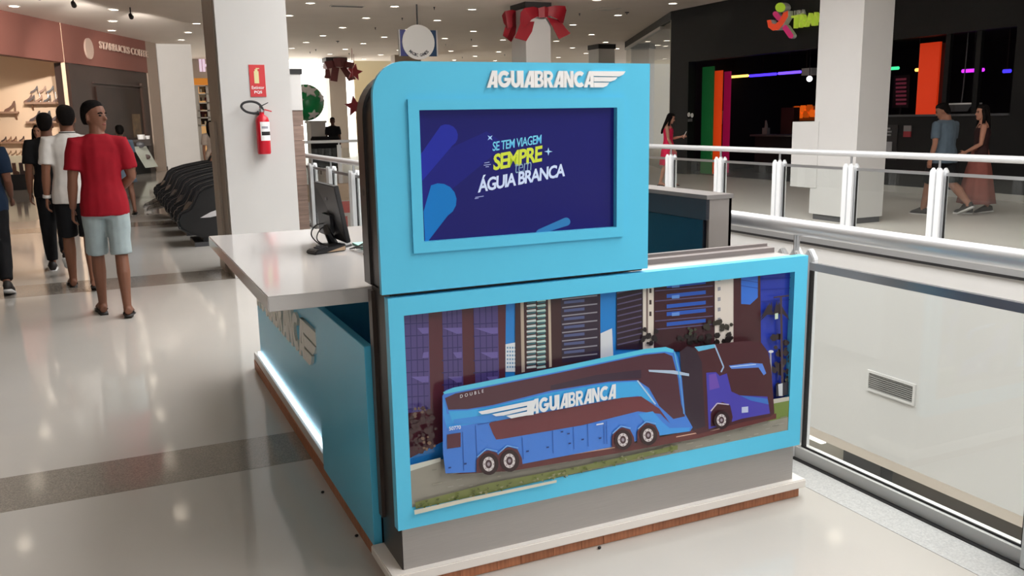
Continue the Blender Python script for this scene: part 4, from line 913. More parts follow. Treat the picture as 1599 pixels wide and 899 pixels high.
# ------------------------------------------------------------------ beige shop left of the arcade (front runs away at an angle)
SA, SB = Vector((14.5, 21.02, 0)), Vector((18.6, 30.0, 0)); sd = (SB-SA).normalized(); sn = Vector((sd.y, -sd.x, 0))
def slab(P0, P1, th, z0, z1, off=0.0):
    n_ = sn; a = P0+n_*off; c = P1+n_*off
    return MB().prism([(a.x, a.y, z0), (c.x, c.y, z0), (c.x+n_.x*th, c.y+n_.y*th, z0), (a.x+n_.x*th, a.y+n_.y*th, z0)], (0, 0, z1-z0))
struct(slab(SA, SB, 0.12, HC-0.22, HC), 'trim_17', m_gasket)
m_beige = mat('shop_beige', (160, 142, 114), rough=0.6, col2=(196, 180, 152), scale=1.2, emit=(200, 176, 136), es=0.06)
struct(slab(SA+sd*1.75, SB, 0.1, 0.0, HC, 3.2), 'wall_beige_shop', m_beige)
struct(slab(SA+sd*1.75, SB, 3.2, HC-0.3, HC-0.22), 'ceiling', m_white)
struct(slab(SA+sd*0.05, SB, 0.012, 0.02, HC-0.22, 0.05), 'window_3', m_glass)
struct(slab(SA+sd*0.02, SA+sd*0.12, 0.06, 0.0, HC-0.22, 0.02), 'trim_18', mat('cream_edge', (206, 196, 176), rough=0.4))
for k in range(4):
    P0 = SA+sd*(1.9+1.2*k)
    for j in range(3):
        struct(slab(P0, P0+sd*1.0, 0.3, 0.6+0.8*j, 0.64+0.8*j, 2.85), 'trim_%d' % (20+3*k+j), mat('shelf_taupe_%d%d' % (k, j), (150, 134, 110), rough=0.5))
for k in range(7):
    P0 = SA+sd*(1.95+0.95*k)+sn*(0.9+0.9*(k % 2)); o = proto.copy(); COL.objects.link(o); o.location = (P0.x, P0.y, HC-0.3); o['label'] = 'small downlight inside the beige shop ceiling'; o['group'] = 'downlights in the beige shop'
# ================================================================== THINGS ON AND BEHIND THE KIOSK
m_plastic = mat('black_plastic', (30, 30, 33), rough=0.4)
# computer monitor seen from behind
MON = thing('monitor', 'black computer monitor seen from behind on the white counter', 'monitor', (0.93, 4.04, 1.03))
bl, br = Vector((0.905, 4.22, 1.075)), Vector((0.953, 3.885, 1.06))
tl_, tr_ = at_y(489.5, 284, 4.10), at_y(521, 291.5, 3.77)
nb_ = (br-bl).cross(tl_-bl).normalized()
if nb_.x > 0: nb_ = -nb_
MB().prism([bl, br, tr_, tl_], -nb_*0.022).build('display', m_plastic, MON, bevel=0.003)
c = (bl+br+tr_+tl_)/4; uu = (br-bl).normalized(); vv = (tl_-bl).normalized()
MB().obox(c-vv*0.06+nb_*0.006, uu*0.05, vv*0.05, nb_*0.008).build('mount', m_plastic, MON)
MB().obox(c+vv*0.07+nb_*0.003, uu*0.011, vv*0.008, nb_*0.001).build('badge', mat('badge_grey', (110, 110, 116), rough=0.4), MON)
MB().tube([c-vv*0.08+nb_*0.012, Vector((c.x-0.005, c.y, 1.10)), Vector((0.93, 4.04, 1.04))], [0.02, 0.018, 0.022], 8).build('neck', m_plastic, MON)
MB().lathe([(0.001, 0.0), (0.085, 0.0), (0.08, 0.01), (0.03, 0.014), (0.001, 0.014)], (0.93, 4.04, 1.03), 20).build('foot', m_plastic, MON, smooth=True)
def cable(pts, name, parent, m, r_=0.003):
    P_ = [Vector(p) for p in pts]; out = []
    for i in range(len(P_)-1):
        p0, p1, p2, p3 = P_[max(i-1, 0)], P_[i], P_[i+1], P_[min(i+2, len(P_)-1)]
        for k in range(6):
            t = k/6.0; out.append(0.5*((2*p1)+(p2-p0)*t+(2*p0-5*p1+4*p2-p3)*t*t+(3*p1-p0-3*p2+p3)*t**3))
    out.append(P_[-1]); return MB().tube(out, r_, 6).build(name, m, parent, smooth=True)
cable([(0.915, 4.05, 1.14), (0.86, 4.07, 1.13), (0.835, 4.07, 1.09), (0.86, 4.05, 1.05), (0.9, 4.0, 1.036), (0.93, 3.9, 1.034)], 'cable', MON, m_plastic)
cable([(0.915, 4.04, 1.13), (0.87, 4.03, 1.115), (0.85, 4.02, 1.07), (0.89, 3.98, 1.04), (0.95, 3.93, 1.034)], 'cable', MON, m_plastic)
# card terminal lying on the counter
CT = thing('card_terminal', 'black card terminal with a tan paper roll side lying on the counter', 'card terminal', (0.88, 3.9, 1.03))
p0, p1 = at_z(493, 398, 1.031), at_z(541, 391, 1.031); d_ = (p1-p0).normalized(); n_ = Vector((-d_.y, d_.x, 0)); L_ = (p1-p0).length
MB().prism([p0, p1, p1+Vector((0, 0, 0.032)), p0+d_*L_*0.1+Vector((0, 0, 0.02)), p0+Vector((0, 0, 0.012))], n_*0.075).build('body', m_plastic, CT, bevel=0.004)
MB().prism([p0+d_*L_*0.36-n_*0.001+Vector((0, 0, 0.004)), p1-d_*0.006-n_*0.001+Vector((0, 0, 0.004)), p1-d_*0.006-n_*0.001+Vector((0, 0, 0.022))], n_*0.001).build('side_label', mat('tan_label', (176, 150, 124), rough=0.6), CT)
for i in range(3):
    for j in range(3):
        c = p0+d_*(L_*(0.22+0.1*i))+n_*(0.018+0.018*j)+Vector((0, 0, 0.021+0.0017*i)); MB().box(c.x-0.006, c.x+0.006, c.y-0.006, c.y+0.006, c.z, c.z+0.006).build('key', m_dkgrey, CT)
TA = thing('cable_tangle', 'tangle of thin black cables on the counter by the dark housing', 'cables', (1.0, 3.75, 1.03))
for k in range(5):
    a = random.uniform(0, 6); cable([(0.965+0.01*k, 3.88, 1.036), (0.985+0.012*k, 3.8+0.02*math.sin(a), 1.05+0.01*(k % 3)), (1.0, 3.72+0.03*math.cos(a), 1.06), (0.97+0.02*k, 3.66, 1.036), (1.03, 3.6+0.02*k, 1.036)], 'cable', TA, m_plastic, 0.003)
b = MB().box(1.02, 1.12, 3.85, 4.05, 1.031, 1.04); b.build('mint_folder', mat('mint_card', (150, 214, 196), rough=0.5), label='mint green folder lying behind the monitor', cat='folder')
# dark shelf cabinet standing against the balustrade inside the kiosk
CB = thing('cabinet', 'dark glass-fronted cabinet with grey side behind the printed panel', 'cabinet', (2.69, 4.2, 0))
cz = 1.225; n0 = at_z(1103, 305, cz); n1 = at_z(1148, 303, cz)
cx0, cx1, cy0, cy1 = n0.x, min(n1.x, 2.80), n0.y, n0.y+1.9
MB().box(cx0+0.02, cx1, cy0, cy0+0.02, 0, cz-0.02).build('side', mat('cab_grey', (140, 134, 130), rough=0.35, metal=0.3), CB)
MB().box(cx1-0.015, cx1, cy0, cy1, 0, cz-0.02).box(cx0+0.02, cx1, cy1-0.02, cy1, 0, cz-0.02).build('carcass', m_dkgrey, CB)
MB().box(cx0, cx1+0.005, cy0-0.005, cy1, cz-0.02, cz).build('top', mat('cab_top', (124, 120, 118), rough=0.3), CB)
m_smoke = mat('smoked_front', (20, 24, 32), rough=0.12, spec=0.3)
for k in range(3):
    y0 = cy0+0.022+k*0.62; dr = MB().box(cx0, cx0+0.018, y0, y0+0.6, 0.04, cz-0.12).build('door', m_smoke, CB)
    MB().box(cx0-0.012, cx0, y0+0.05, y0+0.06, 0.5, 0.7).build('handle', m_alu, dr)
MB().box(cx0+0.001, cx0+0.018, cy0, cy1, cz-0.118, cz-0.022).build('header', mat('header_navy', (30, 32, 40), rough=0.4), CB)
# ================================================================== EXTINGUISHER AND ITS SIGN
YE = 9.5
m_red2 = mat('extinguisher_red', (196, 18, 40), rough=0.3, spec=0.5)
ex, ez0 = at_y(411, 240, YE).x, at_y(411, 240, YE).z; ez1 = at_y(411, 182, YE).z; er = 0.068
EX = thing('fire_extinguisher', 'red fire extinguisher with black hose on the white pillar', 'fire extinguisher', (ex, YE-0.08, ez0))
cyE = YE-0.085
MB().lathe([(0.001, ez0), (er*0.9, ez0), (er, ez0+0.015), (er, ez1-0.04), (er*0.85, ez1-0.01), (er*0.5, ez1+0.012), (0.024, ez1+0.02), (0.024, ez1+0.045), (0.001, ez1+0.045)], (ex, cyE, 0), 22).build('cylinder', m_red2, EX, smooth=True)
def wrap(z0, z1, a0, a1, m, nm, par, rr_=0.0012):
    mb = MB(); n = 10; A = [(ex+(er+rr_)*math.sin(a0+(a1-a0)*i/n), cyE-(er+rr_)*math.cos(a0+(a1-a0)*i/n)) for i in range(n+1)]
    for i in range(n): mb.add([(*A[i], z0), (*A[i+1], z0), (*A[i+1], z1), (*A[i], z1)], [(0, 1, 2, 3)])
    return mb.build(nm, m, par, smooth=True)
hz = ez1-ez0
wrap(ez0+hz*0.36, ez0+hz*0.86, -0.5, 1.35, m_letter, 'label', EX); wrap(ez0+hz*0.5, ez0+hz*0.6, -0.35, 1.25, m_gasket, 'label_print', EX, 0.002); wrap(ez0+hz*0.68, ez0+hz*0.74, -0.3, 0.7, mat('label_grey', (150, 150, 160)), 'label_print', EX, 0.002)
MB().lathe([(0.001, ez1+0.045), (0.03, ez1+0.045), (0.03, ez1+0.075), (0.015, ez1+0.09), (0.001, ez1+0.09)], (ex, cyE, 0), 12).build('valve', m_alu, EX, smooth=True)
MB().prism([(ex-0.02, cyE-0.01, ez1+0.075), (ex+0.1, cyE-0.01, ez1+0.045), (ex+0.1, cyE-0.01, ez1+0.055), (ex-0.02, cyE-0.01, ez1+0.09)], (0, 0.02, 0)).build('lever', m_red2, EX)
MB().prism([(ex-0.02, cyE-0.01, ez1+0.09), (ex+0.07, cyE-0.01, ez1+0.135), (ex+0.07, cyE-0.01, ez1+0.143), (ex-0.02, cyE-0.01, ez1+0.102)], (0, 0.02, 0)).build('lever', m_plastic, EX)
Q = lambda x, y: tuple(at_y(x, y, cyE-0.02))
cable([Q(404, 176), Q(396, 177), Q(384, 174), Q(377, 167), Q(380, 161), Q(390, 158.5), Q(400, 160), Q(407, 165), Q(411, 172)], 'hose', EX, m_plastic, 0.012)
MB().box(ex-0.03, ex+0.03, YE-0.02, YE-0.001, ez1-0.1, ez1+0.06).build('wall_bracket', m_dkgrey, EX)
SN = thing('safety_sign', 'red extinguisher sign with pale pictogram on the white pillar', 'sign', tuple(at_y(401, 151, YE)))
s0, s1 = at_y(388, 101, YE-0.006), at_y(413, 151, YE-0.006); W_ = s1.x-s0.x+0.02; x0 = s0.x+0.0; z1_, z0_ = s0.z, s1.z
MB().box(x0, x0+W_, YE-0.008, YE-0.001, z0_, z1_).build('plate', mat('sign_red', (206, 54, 58), rough=0.5), SN)
m_pale = mat('sign_pale', (226, 216, 160), rough=0.5)
cxs = x0+W_*0.45; hs = z1_-z0_
pic = MB().box(cxs-W_*0.15, cxs+W_*0.15, YE-0.0095, YE-0.008, z0_+hs*0.42, z0_+hs*0.8)
pic.box(cxs-W_*0.09, cxs+W_*0.09, YE-0.0095, YE-0.008, z0_+hs*0.8, z0_+hs*0.86).box(cxs-W_*0.02, cxs+W_*0.2, YE-0.0095, YE-0.008, z0_+hs*0.87, z0_+hs*0.9)
pic.build('pictogram', m_pale, SN)
lt_ = text_mb('Extintor', (x0+W_*0.1, YE-0.0095, z0_+hs*0.24), uX, uZ, nF, W_*0.8, hs*0.1, 0.001, 0.01); text_mb('PQS', (x0+W_*0.24, YE-0.0095, z0_+hs*0.09), uX, uZ, nF, W_*0.5, hs*0.1, 0.001, 0.03, mb=lt_)
lt_.build('lettering', m_letter, SN)
# ================================================================== MASSAGE CHAIRS
m_leather = mat('black_leather', (15, 14, 16), rough=0.42, vary=0.1, scale=20)
m_silver = mat('chair_silver', (196, 194, 196), rough=0.35)
m_piping = mat('chair_piping', (30, 28, 28), rough=0.5)
def massage_chair(y, label):
    R = thing('massage_chair', label, 'massage chair', (1.5, y+0.4, 0), group='black massage chairs in a row')
    W2 = 0.8
    side = [(0.92, 0.18), (0.80, 0.26), (0.775, 0.36), (0.82, 0.46), (0.95, 0.52), (1.0, 0.60), (1.06, 0.72), (1.15, 0.78), (1.36, 0.84), (1.7, 0.9), (2.0, 0.92), (2.16, 0.8), (2.2, 0.5), (2.1, 0.2), (1.9, 0.12), (1.1, 0.11)]
    for yy in (y, y+W2-0.15):
        MB().prism([(x, yy, z) for x, z in side], (0, 0.15, 0)).build('side_shell', m_leather, R, smooth=True, bevel=0.03)
    pp = [Vector((x, y-0.004, z)) for x, z in side[0:11]]
    MB().tube(pp, 0.009, 6).build('piping', m_piping, R, smooth=True)
    if y < 12.5: MB().prism([(x, y-0.006, z) for x, z in ((1.07, 0.385), (1.2, 0.45), (1.45, 0.53), (1.75, 0.58), (1.75, 0.47), (1.45, 0.43), (1.2, 0.385))], (0, 0.01, 0)).build('side_flash', m_silver, R)
    MB().loft([[(x, y+0.15, z), (x, y+W2-0.15, z), (x, y+W2-0.15, z-0.14), (x, y+0.15, z-0.14)] for x, z in ((1.08, 0.5), (1.3, 0.5), (1.6, 0.46), (1.8, 0.48))]).build('seat', m_leather, R, smooth=True, bevel=0.03)
    MB().loft([[(x-0.1, y+0.15, z), (x-0.1, y+W2-0.15, z), (x+0.1, y+W2-0.15, z-0.06), (x+0.1, y+0.15, z-0.06)] for x, z in ((1.75, 0.46), (1.95, 0.75), (2.1, 1.0), (2.17, 1.15))]).build('backrest', m_leather, R, smooth=True, bevel=0.03)
    MB().ball((2.05, y+W2/2, 1.12), (0.12, 0.2, 0.1), 14, 10).build('headrest', m_leather, R, smooth=True)
    MB().loft([[(x, y+0.17, z+0.16), (x, y+W2-0.17, z+0.16), (x+0.16, y+W2-0.17, z-0.06), (x+0.16, y+0.17, z-0.06)] for x, z in ((0.86, 0.2), (0.93, 0.34), (1.0, 0.42))]).build('footrest', m_leather, R, smooth=True, bevel=0.02)
    MB().box(0.98, 2.05, y+0.03, y+W2-0.03, 0.0, 0.055).box(1.1, 1.95, y+0.1, y+W2-0.1, 0.055, 0.14).build('base', m_dkgrey, R)
    return R
for i, y in enumerate((12.25, 13.55, 14.85, 16.15, 17.5)):
    massage_chair(y, ('nearest black massage chair with a silver flash beside the white pillar', 'second black massage chair counted from the white pillar', 'third black massage chair counted from the white pillar', 'fourth black massage chair counted from the white pillar', 'farthest black massage chair where someone in sneakers rests')[i])
# ================================================================== SHOPS AT THE FAR LEFT (front runs away at an angle)
FA, FB = Vector((-2.1, 25.0, 0)), Vector((1.30, 32.6, 0)); fd = (FB-FA).normalized(); fn = Vector((-fd.y, fd.x, 0))   # fn points into the shops
def fp(x, y, off=0.0): return at_pl(x, y, FA+fn*off, fn)
def fslab(P0, P1, th, z0, z1, off=0.0):
    a, c = Vector((P0.x, P0.y, 0))+fn*off, Vector((P1.x, P1.y, 0))+fn*off
    return MB().prism([(a.x, a.y, z0), (c.x, c.y, z0), (c.x+fn.x*th, c.y+fn.y*th, z0), (a.x+fn.x*th, a.y+fn.y*th, z0)], (0, 0, z1-z0))
def fq(x0, y0, x1, y1, th, off=0.0):
    a, c = fp(x0, y0, off), fp(x1, y1, off); return fslab(a-fn*off, c-fn*off, th, min(a.z, c.z), max(a.z, c.z), off)
m_rose = mat('rose_brown_fascia', (134, 84, 74), rough=0.7, vary=0.06, scale=0.7)
m_coffee = mat('coffee_brown', (58, 40, 34), rough=0.5, vary=0.12, scale=1.2)
zfas = fp(60, 92).z
xa = fp(112, 150); FL = FA-fd*6; FB = fp(239, 200); FB.z = 0
struct(fslab(FL, FB, 0.3, zfas, HC), 'wall_shopfronts', m_rose)
struct(fslab(xa, xa+fd*0.25, 0.4, 0, zfas), 'trim_40', m_coffee)
# shoe shop room: its shelf wall faces the gallery
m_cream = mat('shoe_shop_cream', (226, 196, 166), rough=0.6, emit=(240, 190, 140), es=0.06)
YZ = 29.5
sxr = at_y(110, 200, YZ).x
struct(MB().box(-9, sxr, YZ, YZ+0.1, 0, HC), 'wall_shoe_shop', m_cream)
struct(MB().box(sxr-0.02, sxr+0.08, xa.y-0.2, YZ+0.1, 0, HC), 'wall_shoe_shop', m_cream)
area('shoe_shop_lamps', (-3.6, 28.2, zfas-0.3), 4.0, 1.2, 22, color=(1.0, 0.82, 0.64))
m_shelf = mat('shelf_wood', (150, 112, 86), rough=0.5)
SHZ = {}
for nm, x0, x1, y, lb in (('wall_shelf', 38, 104, 159, 'long upper wall shelf crowded with heeled shoes'), ('wall_shelf', 40, 100, 189, 'lower right wall shelf with a few heeled shoes'), ('wall_shelf', -12, 28, 174, 'short left wall shelf with one heeled shoe'), ('wall_shelf', -12, 40, 221, 'low wall shelf with brown shoes behind the display table')):
    a, c = at_y(x0, y, YZ-0.35), at_y(x1, y, YZ-0.35); z = (a.z+c.z)/2; SHZ[y] = z
    R = thing(nm, lb, 'shelf', ((a.x+c.x)/2, YZ-0.2, z-0.06))
    MB().box(a.x, c.x, YZ-0.35, YZ, z-0.06, z).build('board', m_shelf, R)
    for t in (0.15, 0.85):
        x = a.x+(c.x-a.x)*t; MB().prism([(x, YZ, z-0.06), (x, YZ-0.28, z-0.06), (x, YZ, z-0.24)], (0.04, 0, 0)).build('bracket', m_shelf, R)
def heel_mb(base, s=1.0):
    """high-heeled shoe: pointed toe, arched sole, heel, strap"""
    prof = [(-0.13, 0.0), (-0.05, 0.0), (0.03, 0.06), (0.1, 0.13), (0.1, 0.0), (0.118, 0.0), (0.125, 0.15), (0.12, 0.24), (0.09, 0.23), (0.04, 0.14), (-0.02, 0.09), (-0.1, 0.05)]
    return MB().prism([Vector(base)+Vector((x*s, -0.035*s, z*s)) for x, z in prof], (0, 0.07*s, 0))
shoe_m = [mat('shoe_%d' % i, c, rough=0.35) for i, c in enumerate(((112, 70, 48), (66, 40, 34), (156, 112, 84), (40, 30, 30), (196, 160, 130)))]
zz = SHZ[159]
for i, x in enumerate((44, 55, 68, 80, 98, 49, 61, 74, 89)):
    b0 = at_y(x, 158, YZ-0.17); up = 0.26 if i in (1, 2, 3) else 0.0
    o = heel_mb((b0.x, YZ-(0.12 if i < 5 else 0.26), zz+up), 0.95 if i in (0, 4) else 0.85)
    if up: o.tube([(b0.x+0.13, YZ-0.12, zz), (b0.x+0.13, YZ-0.12, zz+up*0.5), (b0.x+0.13, YZ-0.12, zz+up+0.02)], 0.012, 6, mi=1)
    o.build('heeled_shoe', [shoe_m[i % 4], m_alu], label=('raised heeled shoe on a stand on the long upper wall shelf' if up else 'low heeled shoe on the long upper wall shelf'), cat='shoe', group='raised heels on the upper shelf' if up else 'low heels on the upper shelf')
zz = SHZ[189]
for i, x in enumerate((55, 71, 87)):
    b0 = at_y(x, 188, YZ-0.17); heel_mb((b0.x, YZ-0.17, zz), 1.25).build('heeled_shoe', shoe_m[(2*i+1) % 4], label=('heeled shoe at the left of the lower wall shelf', 'dark heeled shoe in the middle of the lower wall shelf', 'heeled shoe at the right of the lower wall shelf')[i], cat='shoe')
b0 = at_y(16, 174, YZ-0.17); heel_mb((b0.x, YZ-0.17, SHZ[174]), 1.25).build('heeled_shoe', shoe_m[0], label='single heeled shoe on the short left wall shelf', cat='shoe')
for i, x in enumerate((6, 14, 22, 34)):
    b0 = at_y(x, 220, YZ-0.17); heel_mb((b0.x, YZ-0.17, SHZ[221]), 0.62).build('heeled_shoe', shoe_m[(i+1) % 3], label='brown shoe on the low wall shelf behind the display table', cat='shoe', group='brown shoes on the low shelf')
YD = 26.5
DT = thing('display_table', 'white lit display table with boots in the shoe shop', 'table', (at_y(20, 290, YD).x, YD+0.3, 0))
a, c = at_y(-10, 250, YD), at_y(47, 250, YD); zt_, zb_2 = at_y(25, 243, YD).z, at_y(25, 272, YD).z
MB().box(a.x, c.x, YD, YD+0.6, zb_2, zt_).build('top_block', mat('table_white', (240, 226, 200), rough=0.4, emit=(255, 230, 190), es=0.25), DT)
MB().box(a.x+0.05, c.x-0.05, YD-0.25, YD+0.55, 0.0, zb_2).build('plinth', m_gasket, DT)
for i, x in enumerate((25, 36)):
    b0 = at_y(x, 272, YD-0.2); MB().prism([(b0.x+xx, YD-0.2, zb_2+z) for xx, z in ((-0.07, 0), (0.08, 0), (0.08, 0.06), (0.02, 0.1), (0.02, 0.3), (-0.07, 0.3))], (0, 0.09, 0)).build('boot', shoe_m[i], label=('left brown boot before the display table', 'right dark boot before the display table')[i], cat='boot')
for i, x in enumerate((14, 22, 30, 38)):
    b0 = at_y(x, 242, YD+0.2); heel_mb((b0.x, YD+0.2, zt_), 0.58).build('heeled_shoe', shoe_m[4], label='pale shoe standing on the lit display table', cat='shoe', group='pale shoes on the display table')
# coffee shop front
ca, cb_ = xa+fd*0.25, FB
struct(fslab(ca, cb_, 0.25, 0, zfas, 0.05), 'wall_coffee_shop', m_coffee)
CW = thing('shop_window', 'dark coffee shop window with blurred brown shapes behind the glass', 'window', tuple(fp(190, 225)))
fq(150, 135, 226, 222, 0.04, 0.0).build('pane', mat('coffee_pane', (44, 28, 22), rough=0.45, spec=0.2, vary=0.3, scale=1.6), CW)
fq(148, 222, 236, 227, 0.36, -0.4).build('sill', m_coffee, CW)
for x0, y0, x1, y1 in ((148, 222, 230, 227), (224, 130, 230, 225), (148, 130, 230, 135)): fq(x0, y0, x1, y1, 0.08, -0.04).build('frame', mat('coffee_frame', (70, 48, 38), rough=0.5) if x0 == 224 else m_coffee, CW)
fq(206, 178, 222, 214, 0.015, -0.01).build('print', mat('window_print', (92, 70, 44), rough=0.5, vary=0.5, scale=6), CW)
for x, y, r_ in ((220, 212, 0.12), (229, 211, 0.1)):
    c = fp(x, y, -0.25); MB().lathe([(0.001, 0), (r_*0.7, 0), (r_, r_*2.2), (0.001, r_*2.2)], (c.x, c.y, fp(225, 222).z), 12).build('white_cup', m_letter, label='white cup on the coffee shop sill, %s one' % ('left' if x == 220 else 'right'), cat='cup')
struct(fq(110, 228, 236, 271, 0.06, -0.05), 'trim_41', m_void)
AB = thing('menu_easel', 'pale menu board leaning on the black coffee shop counter', 'menu board', tuple(fp(232, 268, -0.3)))
pa = [fp(x, y, -0.55) for x, y in ((213, 229), (232, 228), (245, 260), (227, 262))]
for k in (0, 1): pa[k] = pa[k]+fn*0.12
MB().prism(pa, -fn*0.04).build('board', mat('menu_mint', (190, 196, 186), rough=0.5), AB)
c = (pa[0]+pa[1]+pa[2]+pa[3])/4-fn*0.05; MB().ball(c, (0.12, 0.02, 0.08), 10, 6).build('drawing', m_coffee, AB)
MB().ball(fp(219, 226, -0.5), (0.14, 0.06, 0.1), 10, 6).build('clip', m_dkgrey, AB)
CS = thing('shop_sign', 'dim white coffee shop lettering with a pale emblem on the brown front', 'sign', tuple(fp(190, 90)))
a, c, t = fp(155, 75.5, -0.06), fp(231, 90, -0.06), fp(155, 64, -0.06)
z0_ = (a.z+c.z)/2
m_dimsign = mat('sign_dim_white', (196, 170, 156), rough=0.5)
text_mb('STARBUCKS COFFEE', a, (c-a), (0, 0, 1), -fn, (c-a).length, t.z-a.z, 0.03, 0.02, 0.95).build('lettering', m_dimsign, CS)
c = fp(140, 76, -0.06); MB().prism([c+fd*(0.26*math.cos(2*PI*k/20))+Vector((0, 0, 0.3*math.sin(2*PI*k/20))) for k in range(20)], fn*0.05).build('emblem', m_dimsign, CS)
# beige pilaster between coffee shop and column
struct(fslab(FB, FB+fd*0.9, 0.5, 0, HC), 'wall_pilaster', mat('pilaster_beige', (170, 152, 138), rough=0.6))
struct(fslab(FB, FB+fd*3, 0.45, 0, 0.12, 0.02), 'baseboard_shops', m_coffee)
# ------------------------------------------------------------------ warm shop at the far end between the columns
YW = 42.0
def wq(x0, y0, x1, y1, Y=YW, th=0.1):
    a, c = at_y(x0, y0, Y), at_y(x1, y1, Y); return MB().box(min(a.x, c.x), max(a.x, c.x), Y, Y+th, min(a.z, c.z), max(a.z, c.z))
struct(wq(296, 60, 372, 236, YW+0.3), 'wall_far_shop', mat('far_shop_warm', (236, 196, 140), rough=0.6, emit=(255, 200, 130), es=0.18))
struct(wq(296, 66, 372, 122, YW, 0.2), 'wall_far_shop', mat('far_shop_fascia', (196, 182, 170), rough=0.5))
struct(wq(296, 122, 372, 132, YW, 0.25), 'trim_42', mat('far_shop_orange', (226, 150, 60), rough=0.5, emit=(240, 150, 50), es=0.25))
SS = thing('shop_sign', 'white and pink illuminated letters on the distant warm shop', 'sign', tuple(at_y(325, 112, YW)))
a, c = at_y(312, 112, YW), at_y(344, 92, YW); text_mb('IHF', (a.x, YW, a.z), uX, uZ, nF, c.x-a.x, c.z-a.z, 0.05, 0.02, 0.9).build('letters', mat('sign_pinkwhite', (240, 220, 240), rough=0.4, emit=(250, 225, 250), es=0.5), SS)
RK = thing('shelf_rack', 'white rack of goods in the distant warm shop', 'shelf', tuple(at_y(325, 205, YW-0.6)))
m_goods = [mat('goods_%d' % i, c_, rough=0.6) for i, c_ in enumerate(((176, 140, 96), (240, 226, 200), (90, 66, 50), (110, 36, 34), (60, 44, 38)))]
for x in (310, 331): wq(x-1, 133, x, 256, YW-0.6, 0.4).build('upright', m_white, RK)
for i, y in enumerate((133, 146, 160, 172, 183, 195)):
    wq(309, y, 332, y+1.5, YW-0.6, 0.4).build('shelf', m_white, RK)
    if i < 5:
        wq(311, y+2, 330, y+11, YW-0.3, 0.1).build('back_panel', m_goods[i], RK)
        for j, x in enumerate((314, 321, 327)): wq(x-1.4, y+6, x+1.4, y+11.5, YW-0.5, 0.1).build('goods', m_goods[(i+j+1) % 5], RK)
